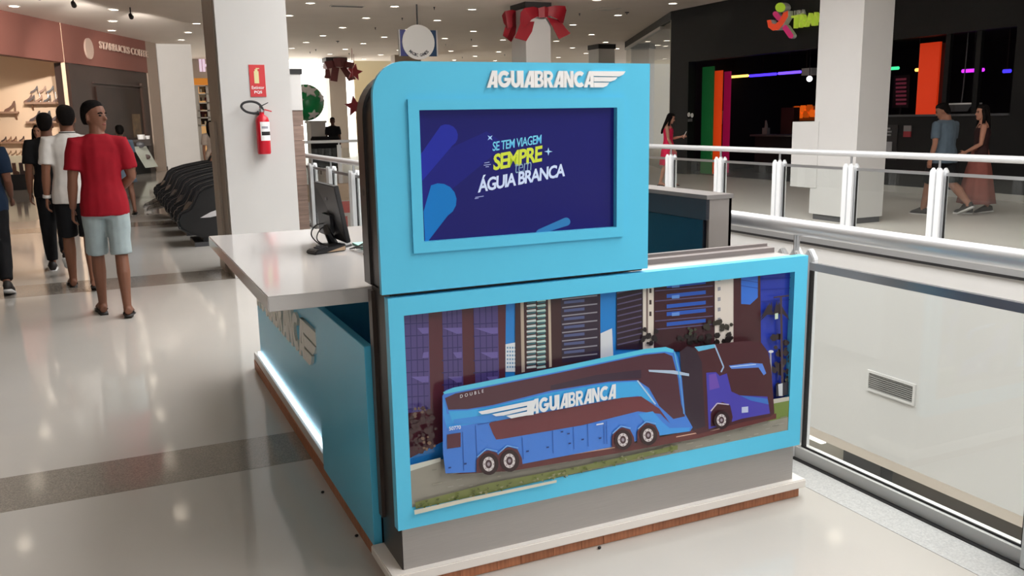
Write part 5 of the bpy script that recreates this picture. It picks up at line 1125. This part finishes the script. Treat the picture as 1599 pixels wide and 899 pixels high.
# ================================================================== PEOPLE
def ell(c, rx, ry, n=14, M=None):
    out = []
    for i in range(n):
        a = 2*PI*i/n; p = Vector((rx*math.cos(a), ry*math.sin(a), 0))
        out.append(Vector(c)+(M @ p if M else p))
    return out
SKIN = {}
def skin(rgb):
    if rgb not in SKIN: SKIN[rgb] = mat('skin_%d' % len(SKIN), rgb, rough=0.55, spec=0.3, vary=0.05, scale=6)
    return SKIN[rgb]
m_hair = mat('hair_black', (16, 12, 11), rough=0.85, spec=0.12, vary=0.3, scale=60)
m_eye = mat('eye_dark', (26, 20, 18), rough=0.2)
m_lip = mat('lip', (128, 66, 60), rough=0.5)
m_sole = mat('sole_dark', (34, 28, 26), rough=0.6)
m_sneaker = mat('sneaker_white', (206, 204, 202), rough=0.5)
def person(label, loc, rotz, h=1.75, sk=(132, 88, 66), legs=((0.15, 0.1), (-0.12, 0.25)), arms=((0.1, 0.1, 0.2), (-0.1, 0.1, 0.2)), head=(0, 0), wide=1.0,
           top=None, bottom=None, skirt=None, hair='short', shoes='sandals', fine=True, lean=0.0, sit=None, vox=0.011, female=False):
    """standing or walking figure facing local +Y: one continuous remeshed body, clothes and hair as children.
    legs: (thigh pitch, knee bend) left, right; arms: (pitch, spread, elbow bend) left, right; angles in radians"""
    s = h/1.75
    J = {}
    hipz = 0.92
    low = 9
    for i, sd_ in enumerate((-1, 1)):
        hip = Vector((sd_*0.092*wide, 0, hipz)); p, kb = legs[i]
        k = hip+0.435*Vector((0, math.sin(p), -math.cos(p))); q = p-kb
        an = k+0.42*Vector((0, math.sin(q), -math.cos(q)))
        fp_ = min(0.0, q*0.6)   # trailing foot drops its toes
        toe = an+Vector((sd_*0.02, 0.175*math.cos(fp_), -0.055+0.175*math.sin(fp_)))
        heel = an+Vector((0, -0.055*math.cos(fp_), -0.06-0.055*math.sin(fp_)))
        J[i] = (hip, k, an, toe, heel); low = min(low, toe.z-0.02, heel.z-0.02)
    dz = -low
    up = Vector((0, 0, dz))
    L = Matrix.Rotation(-lean, 4, 'X')
    body = MB()
    tor = [(0.83, 0.11, 0.085, 0), (0.90, 0.168, 0.112, -0.006), (0.97, 0.165, 0.112, -0.006), (1.05, 0.148, 0.1, 0), (1.13, 0.138, 0.094, 0.004), (1.22, 0.148, 0.102, 0.004), (1.31, 0.166, 0.11, 0), (1.38, 0.172, 0.1, -0.008), (1.43, 0.135, 0.082, -0.012), (1.465, 0.085, 0.065, -0.012), (1.49, 0.06, 0.06, -0.008), (1.56, 0.055, 0.058, 0.006)]
    if female: tor = [(z, w_*(0.93 if z > 1.25 else 0.86 if 1.0 < z < 1.25 else 1.02), d_*(0.98 if z > 1.2 else 0.95), y_) for z, w_, d_, y_ in tor]
    T0 = lambda p: (L @ (Vector(p)-Vector((0, 0, hipz))))+Vector((0, 0, hipz))+up
    body.loft([[T0(p) for p in ell((0, y_, z), w_*wide, d_*wide)] for z, w_, d_, y_ in tor])
    # head: rings in the head's own frame, turned on the neck
    HM = Matrix.Translation(Vector((0, 0.016, 1.508))) @ Matrix.Rotation(head[0], 4, 'Z') @ Matrix.Rotation(head[1], 4, 'X')
    TH = lambda p: T0(HM @ Vector(p))
    hr = [(-0.005, 0.026, 0.024, 0.052), (0.012, 0.042, 0.044, 0.04), (0.04, 0.056, 0.07, 0.018), (0.075, 0.066, 0.086, 0.004), (0.11, 0.073, 0.093, 0.0), (0.15, 0.076, 0.096, -0.004), (0.185, 0.068, 0.087, -0.006), (0.212, 0.05, 0.064, -0.006), (0.228, 0.024, 0.03, -0.006)]
    body.loft([[TH(p) for p in ell((0, y_, z), w_, d_)] for z, w_, d_, y_ in hr])
    body.loft([[TH(p) for p in ((-0.008, 0.085, 0.118), (0.008, 0.085, 0.118), (0.006, 0.097, 0.118), (-0.006, 0.097, 0.118))], [TH(p) for p in ((-0.02, 0.08, 0.078), (0.02, 0.08, 0.078), (0.01, 0.118, 0.082), (-0.01, 0.118, 0.082))], [TH(p) for p in ((-0.014, 0.08, 0.066), (0.014, 0.08, 0.066), (0.006, 0.1, 0.07), (-0.006, 0.1, 0.07))]])
    for sd_ in (-1, 1): body.ball(TH((sd_*0.076, -0.01, 0.1)), (0.012*1.0, 0.02, 0.032), 8, 6)
    # legs and feet
    for i, sd_ in enumerate((-1, 1)):
        hip, k, an, toe, heel = [v+up for v in J[i]]
        m1 = hip.lerp(k, 0.5); c1 = k.lerp(an, 0.35)+Vector((0, -0.012, 0)); c2 = k.lerp(an, 0.7)
        body.tube([hip+Vector((0, 0, 0.03)), hip.lerp(k, 0.25), m1, k, c1, c2, an, an+Vector((0, 0, -0.04))], [r_*wide for r_ in (0.088, 0.088, 0.075, 0.054, 0.056, 0.043, 0.035, 0.036)], 12)
        ball_ = toe.lerp(heel, 0.3)
        fd_ = (toe-heel).normalized(); sx = Vector((1, 0, 0)); sz = sx.cross(fd_).normalized()
        rings = []
        for t, w_, hh in ((0, 0.028, 0.03), (0.2, 0.034, 0.045), (0.45, 0.036, 0.045), (0.75, 0.046, 0.026), (0.95, 0.04, 0.016), (1.05, 0.02, 0.01)):
            c = heel.lerp(toe, t)+sz*(hh-0.02)
            rings.append([c+sx*(w_*math.cos(2*PI*a/10))+sz*(hh*math.sin(2*PI*a/10)) for a in range(10)])
        body.loft(rings)
    # arms and hands
    AJ = []
    for i, sd_ in enumerate((-1, 1)):
        pt, ab, eb = arms[i][:3]; inw = arms[i][3] if len(arms[i]) > 3 else 0.0
        sh = T0((sd_*0.178*wide*(0.94 if female else 1), -0.01, 1.405))
        d1 = Vector((sd_*math.sin(ab), math.sin(pt)*math.cos(ab), -math.cos(pt)*math.cos(ab)))
        el = sh+0.285*d1; p2 = pt+eb
        d2 = Vector((sd_*math.sin(ab)*0.5-sd_*math.sin(inw), math.sin(p2), -math.cos(p2))).normalized()
        wr = el+0.245*d2; AJ.append((sh, el, wr, d1, d2))
        ar = 0.9 if female else 1.0
        body.tube([T0((sd_*0.13*wide, -0.01, 1.4)), sh, sh+d1*0.1, sh+d1*0.2, el, el+d2*0.07, el+d2*0.17, wr], [r_*ar for r_ in (0.06, 0.056, 0.05, 0.045, 0.038, 0.041, 0.033, 0.026)], 10)
        # hand: palm and five fingers
        nrm = Vector((-sd_, 0, 0)); nrm = (nrm-nrm.dot(d2)*d2).normalized(); ac = d2.cross(nrm).normalized()
        fwd_side = ac if ac.y > 0 or ac.z > 0.3 else -ac
        pc_ = [wr+d2*t_ for t_ in (-0.01, 0.02, 0.06, 0.095)]
        body.loft([[c+fwd_side*(w_*math.cos(2*PI*a/10))+nrm*(0.014*math.sin(2*PI*a/10)) for a in range(10)] for c, w_ in zip(pc_, (0.025, 0.033, 0.041, 0.04))])
        if fine:
            for q, (of, ln) in enumerate(((0.03, 0.072), (0.0105, 0.08), (-0.0105, 0.074), (-0.03, 0.058))):
                b0 = pc_[3]+fwd_side*of-d2*0.015; cur = 0.45+0.1*q
                m_ = b0+(d2*math.cos(cur*0.5)+nrm*math.sin(cur*0.5))*ln*0.5
                e_ = m_+(d2*math.cos(cur*1.6)+nrm*math.sin(cur*1.6))*ln*0.5
                body.tube([b0, m_, e_], [0.0095, 0.009, 0.0075], 8)
            b0 = wr+d2*0.025+fwd_side*0.026; m_ = b0+(d2*0.5+fwd_side*0.6+nrm*0.4).normalized()*0.038; e_ = m_+(d2*0.85+fwd_side*0.2+nrm*0.3).normalized()*0.032
            body.tube([b0, m_, e_], [0.012, 0.011, 0.008], 8)
        else:
            body.tube([pc_[3]-d2*0.02, pc_[3]+d2*0.035, pc_[3]+d2*0.06+nrm*0.02], [0.03, 0.026, 0.014], 8)
            b0 = wr+d2*0.025+fwd_side*0.026; body.tube([b0, b0+fwd_side*0.025+d2*0.025, b0+fwd_side*0.03+d2*0.05], [0.012, 0.011, 0.008], 6)
    SX = Matrix.Scale(s, 4)
    R = thing('person', label, 'person', loc, rotz)
    def fin(mb, name, m, vx, fold=0, **k):
        mb.xf(SX)
        o = mb.build(name, m, smooth='all', remesh=vx, fold=fold, origin=(0, 0, 0), **k); o.parent = R; return o
    fin(body, 'body', skin(sk), vox*0.62 if fine else vox)
    # eyes, brows, mouth
    ey = []
    for sd_ in (-1, 1):
        fin(MB().ball(TH((sd_*0.031, 0.079, 0.113)), (0.012, 0.012, 0.008), 8, 6), 'eye', m_eye, 0)
        fin(MB().tube([TH((sd_*0.014, 0.09, 0.13)), TH((sd_*0.03, 0.089, 0.135)), TH((sd_*0.048, 0.075, 0.13))], 0.005, 6), 'eyebrow', m_hair, 0)
    fin(MB().tube([TH((-0.022, 0.077, 0.042)), TH((0, 0.09, 0.043)), TH((0.022, 0.077, 0.042))], [0.004, 0.008, 0.004], 6), 'mouth', m_lip, 0)
    # hair
    hb = MB()
    hrg = [(0.05, 0.042, 0.036, -0.072), (0.085, 0.064, 0.06, -0.054), (0.12, 0.078, 0.074, -0.04), (0.155, 0.082, 0.088, -0.026), (0.19, 0.079, 0.094, -0.012), (0.22, 0.063, 0.077, -0.008), (0.24, 0.032, 0.042, -0.008)]
    hb.loft([[TH(p) for p in ell((0, y_, z), w_, d_)] for z, w_, d_, y_ in hrg])
    if hair == 'long':
        hb.loft([[TH(p) for p in ell((0, y_, z), w_, d_)] for z, w_, d_, y_ in ((0.16, 0.084, 0.07, -0.04), (0.08, 0.09, 0.06, -0.06), (0.0, 0.095, 0.05, -0.075), (-0.1, 0.1, 0.04, -0.09), (-0.22, 0.09, 0.035, -0.1), (-0.3, 0.05, 0.02, -0.1))])
        for sd_ in (-1, 1): hb.tube([TH((sd_*0.07, 0.02, 0.16)), TH((sd_*0.09, 0.0, 0.06)), TH((sd_*0.1, 0.01, -0.06)), TH((sd_*0.09, 0.03, -0.2))], [0.03, 0.03, 0.028, 0.015], 8)
    fin(hb, 'hair', m_hair, 0.009, 0.004)
    # top
    if top:
        m_, kind_ = top; tb_ = MB()
        z0_ = {'tee': 0.84, 'polo': 0.84, 'tank': 0.9, 'dress': 0.9}[kind_]
        ex_ = 0.02
        prof = [(z0_-0.02, 0.196, 0.142), (0.92, 0.196, 0.14), (1.0, 0.184, 0.13), (1.1, 0.162, 0.115), (1.2, 0.164, 0.118), (1.3, 0.178, 0.122), (1.38, 0.186, 0.112), (1.43, 0.158, 0.1), (1.462, 0.112, 0.086), (1.482, 0.084, 0.078)]
        prof = [p for p in prof if p[0] >= z0_-0.03 and (kind_ in ('tee', 'polo') or p[0] < 1.39)]
        if female: prof = [(z, w_*(0.92 if z > 1.25 else 0.86 if 1.0 < z else 1.0), d_*(1.04 if 1.2 < z < 1.36 else 0.96)) for z, w_, d_ in prof]
        tb_.loft([[T0(p) for p in ell((0, -0.006, z), w_*wide, d_*wide)] for z, w_, d_ in prof])
        if kind_ in ('tee', 'polo'):
            for i, sd_ in enumerate((-1, 1)):
                sh, el, wr, d1, d2 = AJ[i]
                tb_.tube([T0((sd_*0.1*wide, -0.008, 1.4)), sh, sh+d1*0.09, sh+d1*0.17, sh+d1*0.215], [0.068, 0.072, 0.07, 0.068, 0.07], 12)
        else:
            for sd_ in (-1, 1): tb_.tube([T0((sd_*0.07, 0.1, 1.33)), T0((sd_*0.085, 0.05, 1.435)), T0((sd_*0.085, -0.06, 1.43)), T0((sd_*0.07, -0.105, 1.33))], 0.014, 8)
        fin(tb_, 'shirt' if kind_ != 'dress' else 'dress_top', m_, vox, 0.007)
        if kind_ == 'polo':
            cb2 = MB(); cb2.loft([[T0(p) for p in ell((0, -0.01, z), w_, d_)] for z, w_, d_ in ((1.455, 0.088, 0.078), (1.485, 0.07, 0.07), (1.5, 0.068, 0.068))]); fin(cb2, 'collar', m_, 0)
            cb2 = MB(); cb2.loft([[T0(p) for p in ell((0, -0.01, z), w_, d_)] for z, w_, d_ in ((1.486, 0.073, 0.073), (1.494, 0.072, 0.072))]); fin(cb2, 'collar_stripe', m_gasket, 0)
    if bottom:
        m_, kind_ = bottom; bb = MB()
        bb.loft([[p+up for p in ell((0, -0.004, z), w_*wide, d_*wide)] for z, w_, d_ in ((0.8, 0.15, 0.1), (0.88, 0.178, 0.122), (0.96, 0.176, 0.122), (1.03, 0.162, 0.112))])
        for i, sd_ in enumerate((-1, 1)):
            hip, k, an, toe, heel = [v+up for v in J[i]]
            if kind_ == 'shorts': pts, rr_ = [hip+Vector((0, 0, 0.02)), hip.lerp(k, 0.35), hip.lerp(k, 0.7), hip.lerp(k, 0.98)], [0.1, 0.1, 0.092, 0.092]
            elif kind_ == 'slim': pts, rr_ = [hip, hip.lerp(k, 0.5), k+Vector((0, 0.012, 0)), k.lerp(an, 0.5), k.lerp(an, 0.92)], [0.1, 0.092, 0.084, 0.074, 0.058]
            bb.tube(pts, [r_*wide for r_ in rr_], 12)
        fin(bb, 'shorts' if kind_ == 'shorts' else 'trousers', m_, vox, 0.006)
    if skirt:
        m_, zlo, wlo = skirt; kb2 = MB(); zz0 = 1.04
        rings = []
        for t in (0, 0.15, 0.35, 0.6, 0.8, 1.0):
            z = zz0+(zlo-zz0)*t; base = 0.15+(0.185-0.15)*min(1, t*3)
            wv = base+(wlo-base)*max(0, t-0.1); ring = []
            for a in range(36):
                th = 2*PI*a/36; f_ = 1+0.07*t*math.sin(th*9)
                ring.append(Vector((wv*math.cos(th)*f_, (wv*0.82)*math.sin(th)*f_, z))+up)
            rings.append(ring)
        kb2.loft(rings); fin(kb2, 'skirt', m_, 0)
    # footwear
    for i, sd_ in enumerate((-1, 1)):
        hip, k, an, toe, heel = [v+up for v in J[i]]
        fd_ = (toe-heel).normalized(); sx = Vector((1, 0, 0)); sz = sx.cross(fd_).normalized()
        if shoes == 'sandals':
            out = [(-0.03, -0.1), (0.03, -0.1), (0.036, 0.3), (0.034, 0.5), (0.05, 0.8), (0.044, 1.05), (0.02, 1.13), (-0.02, 1.13), (-0.044, 1.05), (-0.05, 0.8), (-0.034, 0.5), (-0.036, 0.3)]
            so_ = fin(MB().prism([heel.lerp(toe, t)+sx*x-sz*0.036 for x, t in out], sz*0.018), 'sandal', m_sole, 0)
            stp = MB().tube([heel.lerp(toe, 0.45)+sx*0.04-sz*0.01, heel.lerp(toe, 0.7)+sx*0.02+sz*0.03, heel.lerp(toe, 0.9)+sz*0.005, heel.lerp(toe, 0.7)-sx*0.02+sz*0.03, heel.lerp(toe, 0.45)-sx*0.04-sz*0.01], 0.007, 6)
            st_ = fin(stp, 'strap', m_sole, 0); st_.parent = so_
        elif shoes == 'sneakers':
            rings = []
            for t, w_, hh in ((-0.1, 0.03, 0.045), (0.1, 0.042, 0.06), (0.4, 0.044, 0.06), (0.75, 0.052, 0.04), (1.0, 0.046, 0.028), (1.12, 0.022, 0.018)):
                c = heel.lerp(toe, t)+sz*(hh-0.028); rings.append([c+sx*(w_*math.cos(2*PI*a/10))+sz*(hh*math.sin(2*PI*a/10)) for a in range(10)])
            so_ = fin(MB().loft(rings), 'sneaker', m_sole, 0)
            out = [(-0.036, -0.13), (0.036, -0.13), (0.046, 0.4), (0.056, 0.8), (0.046, 1.08), (0.02, 1.17), (-0.02, 1.17), (-0.046, 1.08), (-0.056, 0.8), (-0.046, 0.4)]
            st_ = fin(MB().prism([heel.lerp(toe, t)+sx*x-sz*0.038 for x, t in out], sz*0.026), 'sole', m_sneaker, 0); st_.parent = so_
    return R, AJ, s, up
C_ = lambda n, c, **k: mat(n, c, rough=0.8, spec=0.2, vary=0.06, scale=14, **k)
m_tred, m_tjeans = C_('tee_red', (140, 14, 30)), C_('faded_denim', (150, 162, 164))
m_twhite, m_tblack = C_('polo_white', (214, 210, 206)), C_('cloth_black', (22, 22, 25))
# red shirt, looks back over his right shoulder
person('man in red T-shirt and faded denim shorts looking back over his shoulder', (-0.04, 8.15, 0), 0.04, 1.79, (118, 78, 60), legs=((0.2, 0.12), (-0.1, 0.12)), arms=((-0.05, 0.16, 0.28), (0.05, 0.2, 0.7, 0.9)), head=(-2.3, 0.05), wide=0.95,
       top=(m_tred, 'tee'), bottom=(m_tjeans, 'shorts'), vox=0.011)
r = person('man in white polo with dark collar stripe and black shorts walking ahead', (-0.31, 9.75, 0), 0.02, 1.8, (128, 86, 66), legs=((0.22, 0.15), (-0.2, 0.2)), arms=((-0.1, 0.14, 0.25), (0.1, 0.14, 0.3)), head=(0.1, 0.05),
       top=(m_twhite, 'polo'), bottom=(m_tblack, 'shorts'), vox=0.011)
R_, AJ_, s_, up_ = r
sh, el, wr, d1, d2 = AJ_[0]
wb = MB().tube([wr-d2*0.03, wr-d2*0.015, wr], 0.036, 12); wb.xf(Matrix.Scale(s_, 4)); o = wb.build('wristband', m_twhite, smooth='all', origin=(0, 0, 0)); o.parent = R_
person('man in black T-shirt and black trousers in front of the white polo', (-0.56, 11.1, 0), -0.03, 1.745, (120, 80, 62), legs=((0.12, 0.1), (-0.3, 0.55)), arms=((-0.06, 0.12, 0.15), (0.1, 0.12, 0.2)), head=(-0.1, 0.1),
       top=(m_tblack, 'tee'), bottom=(m_tblack, 'slim'), shoes='sneakers', vox=0.012)
person('person in navy T-shirt cut off by the left picture edge', (-1.09, 9.9, 0), 0.1, 1.7, (126, 84, 66), legs=((0.2, 0.1), (-0.2, 0.3)), arms=((-0.2, 0.15, 0.4), (-0.1, 0.12, 0.9)), head=(0.2, 0.0),
       top=(C_('tee_navy', (24, 40, 62)), 'tee'), bottom=(m_tblack, 'slim'), shoes='sneakers', fine=False, vox=0.013)
person('woman with light top half hidden behind the man in black', (-1.0, 17.5, 0), 2.6, 1.63, (170, 122, 98), head=(0.3, 0.0), top=(C_('top_sand', (190, 160, 136)), 'tee'), bottom=(m_tblack, 'slim'), hair='long', fine=False, vox=0.014, female=True)
person('person in blue-grey skirt mostly hidden behind the red T-shirt', (0.29, 17.6, 0), 0.2, 1.6, (130, 90, 72), top=(C_('top_grey', (96, 110, 124)), 'tee'), skirt=(C_('skirt_bluegrey', (104, 118, 134)), 0.62, 0.24), fine=False, vox=0.014, female=True)
person('person in cream sweater standing behind the massage chairs', (2.19, 20.6, 0), 3.3, 1.66, (150, 108, 86), head=(0.2, 0.35), top=(C_('sweater_cream', (196, 178, 164)), 'tee'), bottom=(m_tblack, 'slim'), fine=False, vox=0.014, female=True, hair='long')
# person resting in the farthest chair: legs stretched over the footrest
def sleeper():
    R = thing('person', 'person reclining in the farthest massage chair wearing patterned sneakers', 'person', (1.4, 17.9, 0.0), 0)
    J = lambda x, y, z: Vector((x-1.4, y-17.9, z))
    b_ = MB(); cy = 17.9
    b_.loft([[J(x+dx*a, cy+w_*c, z+dzz*a) for a, c in [(math.cos(2*PI*k/12), math.sin(2*PI*k/12)) for k in range(12)]] for x, z, w_, dx, dzz in ((1.55, 0.58, 0.17, 0.06, 0.1), (1.68, 0.72, 0.16, 0.08, 0.08), (1.82, 0.9, 0.17, 0.09, 0.06), (1.93, 1.06, 0.16, 0.08, 0.05), (1.98, 1.13, 0.07, 0.05, 0.04), (2.0, 1.18, 0.055, 0.05, 0.04))])
    b_.ball(J(2.0, cy, 1.27), (0.09, 0.075, 0.11), 12, 9)
    for sd_ in (-1, 1):
        b_.tube([J(1.6, cy+0.09*sd_, 0.58), J(1.35, cy+0.1*sd_, 0.62), J(1.12, cy+0.1*sd_, 0.62), J(1.0, cy+0.1*sd_, 0.42), J(0.9, cy+0.1*sd_, 0.2)], [0.085, 0.08, 0.06, 0.055, 0.04], 10)
        b_.tube([J(1.93, cy+0.17*sd_, 1.05), J(1.8, cy+0.24*sd_, 0.82), J(1.6, cy+0.16*sd_, 0.72), J(1.5, cy+0.05*sd_, 0.72)], [0.055, 0.045, 0.035, 0.035], 8)
    o = b_.build('body', skin((140, 98, 78)), smooth='all', remesh=0.014, origin=(0, 0, 0)); o.parent = R
    t_ = MB(); t_.loft([[J(x+dx*a, cy+w_*c, z+dzz*a) for a, c in [(math.cos(2*PI*k/12), math.sin(2*PI*k/12)) for k in range(12)]] for x, z, w_, dx, dzz in ((1.53, 0.56, 0.19, 0.08, 0.12), (1.68, 0.72, 0.18, 0.1, 0.1), (1.82, 0.9, 0.19, 0.11, 0.08), (1.94, 1.07, 0.17, 0.09, 0.06))])
    o = t_.build('shirt', m_tblack, smooth='all', remesh=0.014, origin=(0, 0, 0)); o.parent = R
    for sd_ in (-1, 1):
        o = MB().tube([J(1.62, cy+0.09*sd_, 0.58), J(1.35, cy+0.1*sd_, 0.62), J(1.1, cy+0.1*sd_, 0.62), J(1.0, cy+0.1*sd_, 0.42), J(0.92, cy+0.1*sd_, 0.25)], [0.1, 0.095, 0.075, 0.072, 0.06], 12).build('trouser_leg', C_('blue_jeans%d' % sd_, (76, 84, 104)), smooth='all', origin=(0, 0, 0)); o.parent = R
        y_ = cy+0.11*sd_; z0_ = 0.035+0.05*(sd_+1)/2; x_ = 0.62-0.02*sd_
        o = MB().loft([[J(x_+t*0.3, y_+w_*math.cos(2*PI*a/10), z0_+0.05*t+hh*0.8+hh*math.sin(2*PI*a/10)) for a in range(10)] for t, w_, hh in ((-0.05, 0.02, 0.02), (0.05, 0.045, 0.035), (0.35, 0.052, 0.05), (0.7, 0.045, 0.07), (0.98, 0.042, 0.08), (1.06, 0.03, 0.06))]).build('sneaker', mat('sneaker_pattern%d' % sd_, (38, 34, 34), rough=0.6, col2=(190, 184, 176), scale=16), smooth='all', origin=(0, 0, 0)); o.parent = R
        s2 = MB().prism([J(x_+t*0.3, y_+w_, z0_-0.012+0.05*t) for t, w_ in ((-0.08, 0), (0, 0.035), (0.3, 0.056), (0.9, 0.045), (1.08, 0.02), (1.08, -0.02), (0.9, -0.045), (0.3, -0.056), (0, -0.035))], (0, 0, 0.03)).build('sole', m_sneaker, origin=(0, 0, 0)); s2.parent = o
sleeper()
# ------------------------------------------------------------------ across the void
r = person('woman in pink dress with long dark hair looking at her phone', (11.75, 17.05, 0), -2.35, 1.64, (190, 140, 118), legs=((0.1, 0.05), (-0.12, 0.15)), arms=((0.25, 0.12, 1.5, 0.3), (0.15, 0.1, 0.35)), head=(0.1, -0.3),
       top=(C_('dress_pink', (226, 40, 86)), 'dress'), skirt=(C_('dress_pink_skirt', (226, 40, 86)), 0.5, 0.25), hair='long', fine=True, vox=0.013, female=True)
R_, AJ_, s_, up_ = r; sh, el, wr, d1, d2 = AJ_[0]
rm = Matrix.Rotation(-2.35, 3, 'Z'); c = Vector((11.75, 17.05, 0))+rm @ ((wr+d2*0.09)*s_)
MB().obox(c+Vector((0, 0, 0.04)), rm @ Vector((0.035, 0, 0)), rm @ Vector((0, 0.03, 0.06)), rm @ Vector((0, 0.004, -0.002))).build('phone', m_letter, label='white phone in the hand of the woman in pink', cat='phone')
wr2 = AJ_[1][2]; c = Vector((11.75, 17.05, 0))+rm @ (wr2*s_)
hb_ = thing('handbag', 'small pink handbag hanging from the arm of the woman in pink', 'handbag', tuple(c-Vector((0, 0, 0.25))))
MB().box(c.x-0.09, c.x+0.09, c.y-0.04, c.y+0.04, c.z-0.25, c.z-0.06).build('bag', C_('bag_pink', (214, 110, 120)), hb_, bevel=0.015)
MB().tube([c+Vector((-0.07, 0, -0.07)), c+Vector((-0.05, 0, 0.02)), c+Vector((0, 0, 0.045)), c+Vector((0.05, 0, 0.02)), c+Vector((0.07, 0, -0.07))], 0.007, 6).build('strap', C_('bag_strap', (200, 90, 104)), hb_)
person('man in blue-grey T-shirt and black shorts walking past the arcade', (11.78, 9.72, 0), 0.1, 1.73, (150, 104, 84), legs=((0.28, 0.1), (-0.25, 0.55)), arms=((-0.15, 0.22, 0.3), (0.15, 0.15, 0.4)), head=(0.5, -0.35), wide=1.3,
       top=(C_('tee_bluegrey', (86, 100, 112)), 'tee'), bottom=(m_tblack, 'shorts'), shoes='sneakers', fine=True, vox=0.013)
person('woman in dark top and long rust skirt walking beside the man', (12.35, 9.52, 0), 0.75, 1.66, (170, 120, 98), legs=((0.2, 0.1), (-0.12, 0.2)), arms=((0.1, 0.1, 0.9, 0.3), (0.0, 0.1, 0.3)), head=(0.35, 0.0),
       top=(C_('top_darkbrown', (50, 30, 30)), 'tank'), skirt=(C_('skirt_rust', (132, 76, 68)), 0.16, 0.36), shoes='sneakers', hair='long', fine=True, vox=0.013, female=True)
# ------------------------------------------------------------------ far end: seated dark figure by a round armchair
person('distant person in dark clothes standing before the beige column', (6.72, 28.4, 0), 2.9, 1.72, (90, 60, 50), top=(m_tblack, 'tee'), bottom=(m_tblack, 'slim'), fine=False, vox=0.016, shoes='sneakers')
AC = thing('armchair', 'round dark armchair beside the green christmas ball pedestal', 'armchair', (6.25, 27.6, 0))
MB().lathe([(0.001, 0.2), (0.36, 0.2), (0.42, 0.3), (0.43, 0.42), (0.001, 0.46)], (6.25, 27.6, 0), 20).build('seat', m_tblack, AC, smooth=True)
ab = MB(); ab.loft([[(6.25+r_*math.cos(a), 27.6+r_*math.sin(a), z) for r_, z in ((0.36, 0.3), (0.46, 0.3), (0.47, 1.08), (0.42, 1.16), (0.36, 1.1))] for a in [PI*1.08+PI*0.84*k/12 for k in range(13)]]); ab.build('backrest', m_tblack, AC, smooth=True)
for a in range(4): MB().tube([(6.25+0.3*math.cos(a*PI/2+0.8), 27.6+0.3*math.sin(a*PI/2+0.8), z) for z in (0.22, 0.1, 0.0)], 0.02, 6).build('leg', m_gasket, AC)
bpy.data.scenes.remove(LAB)
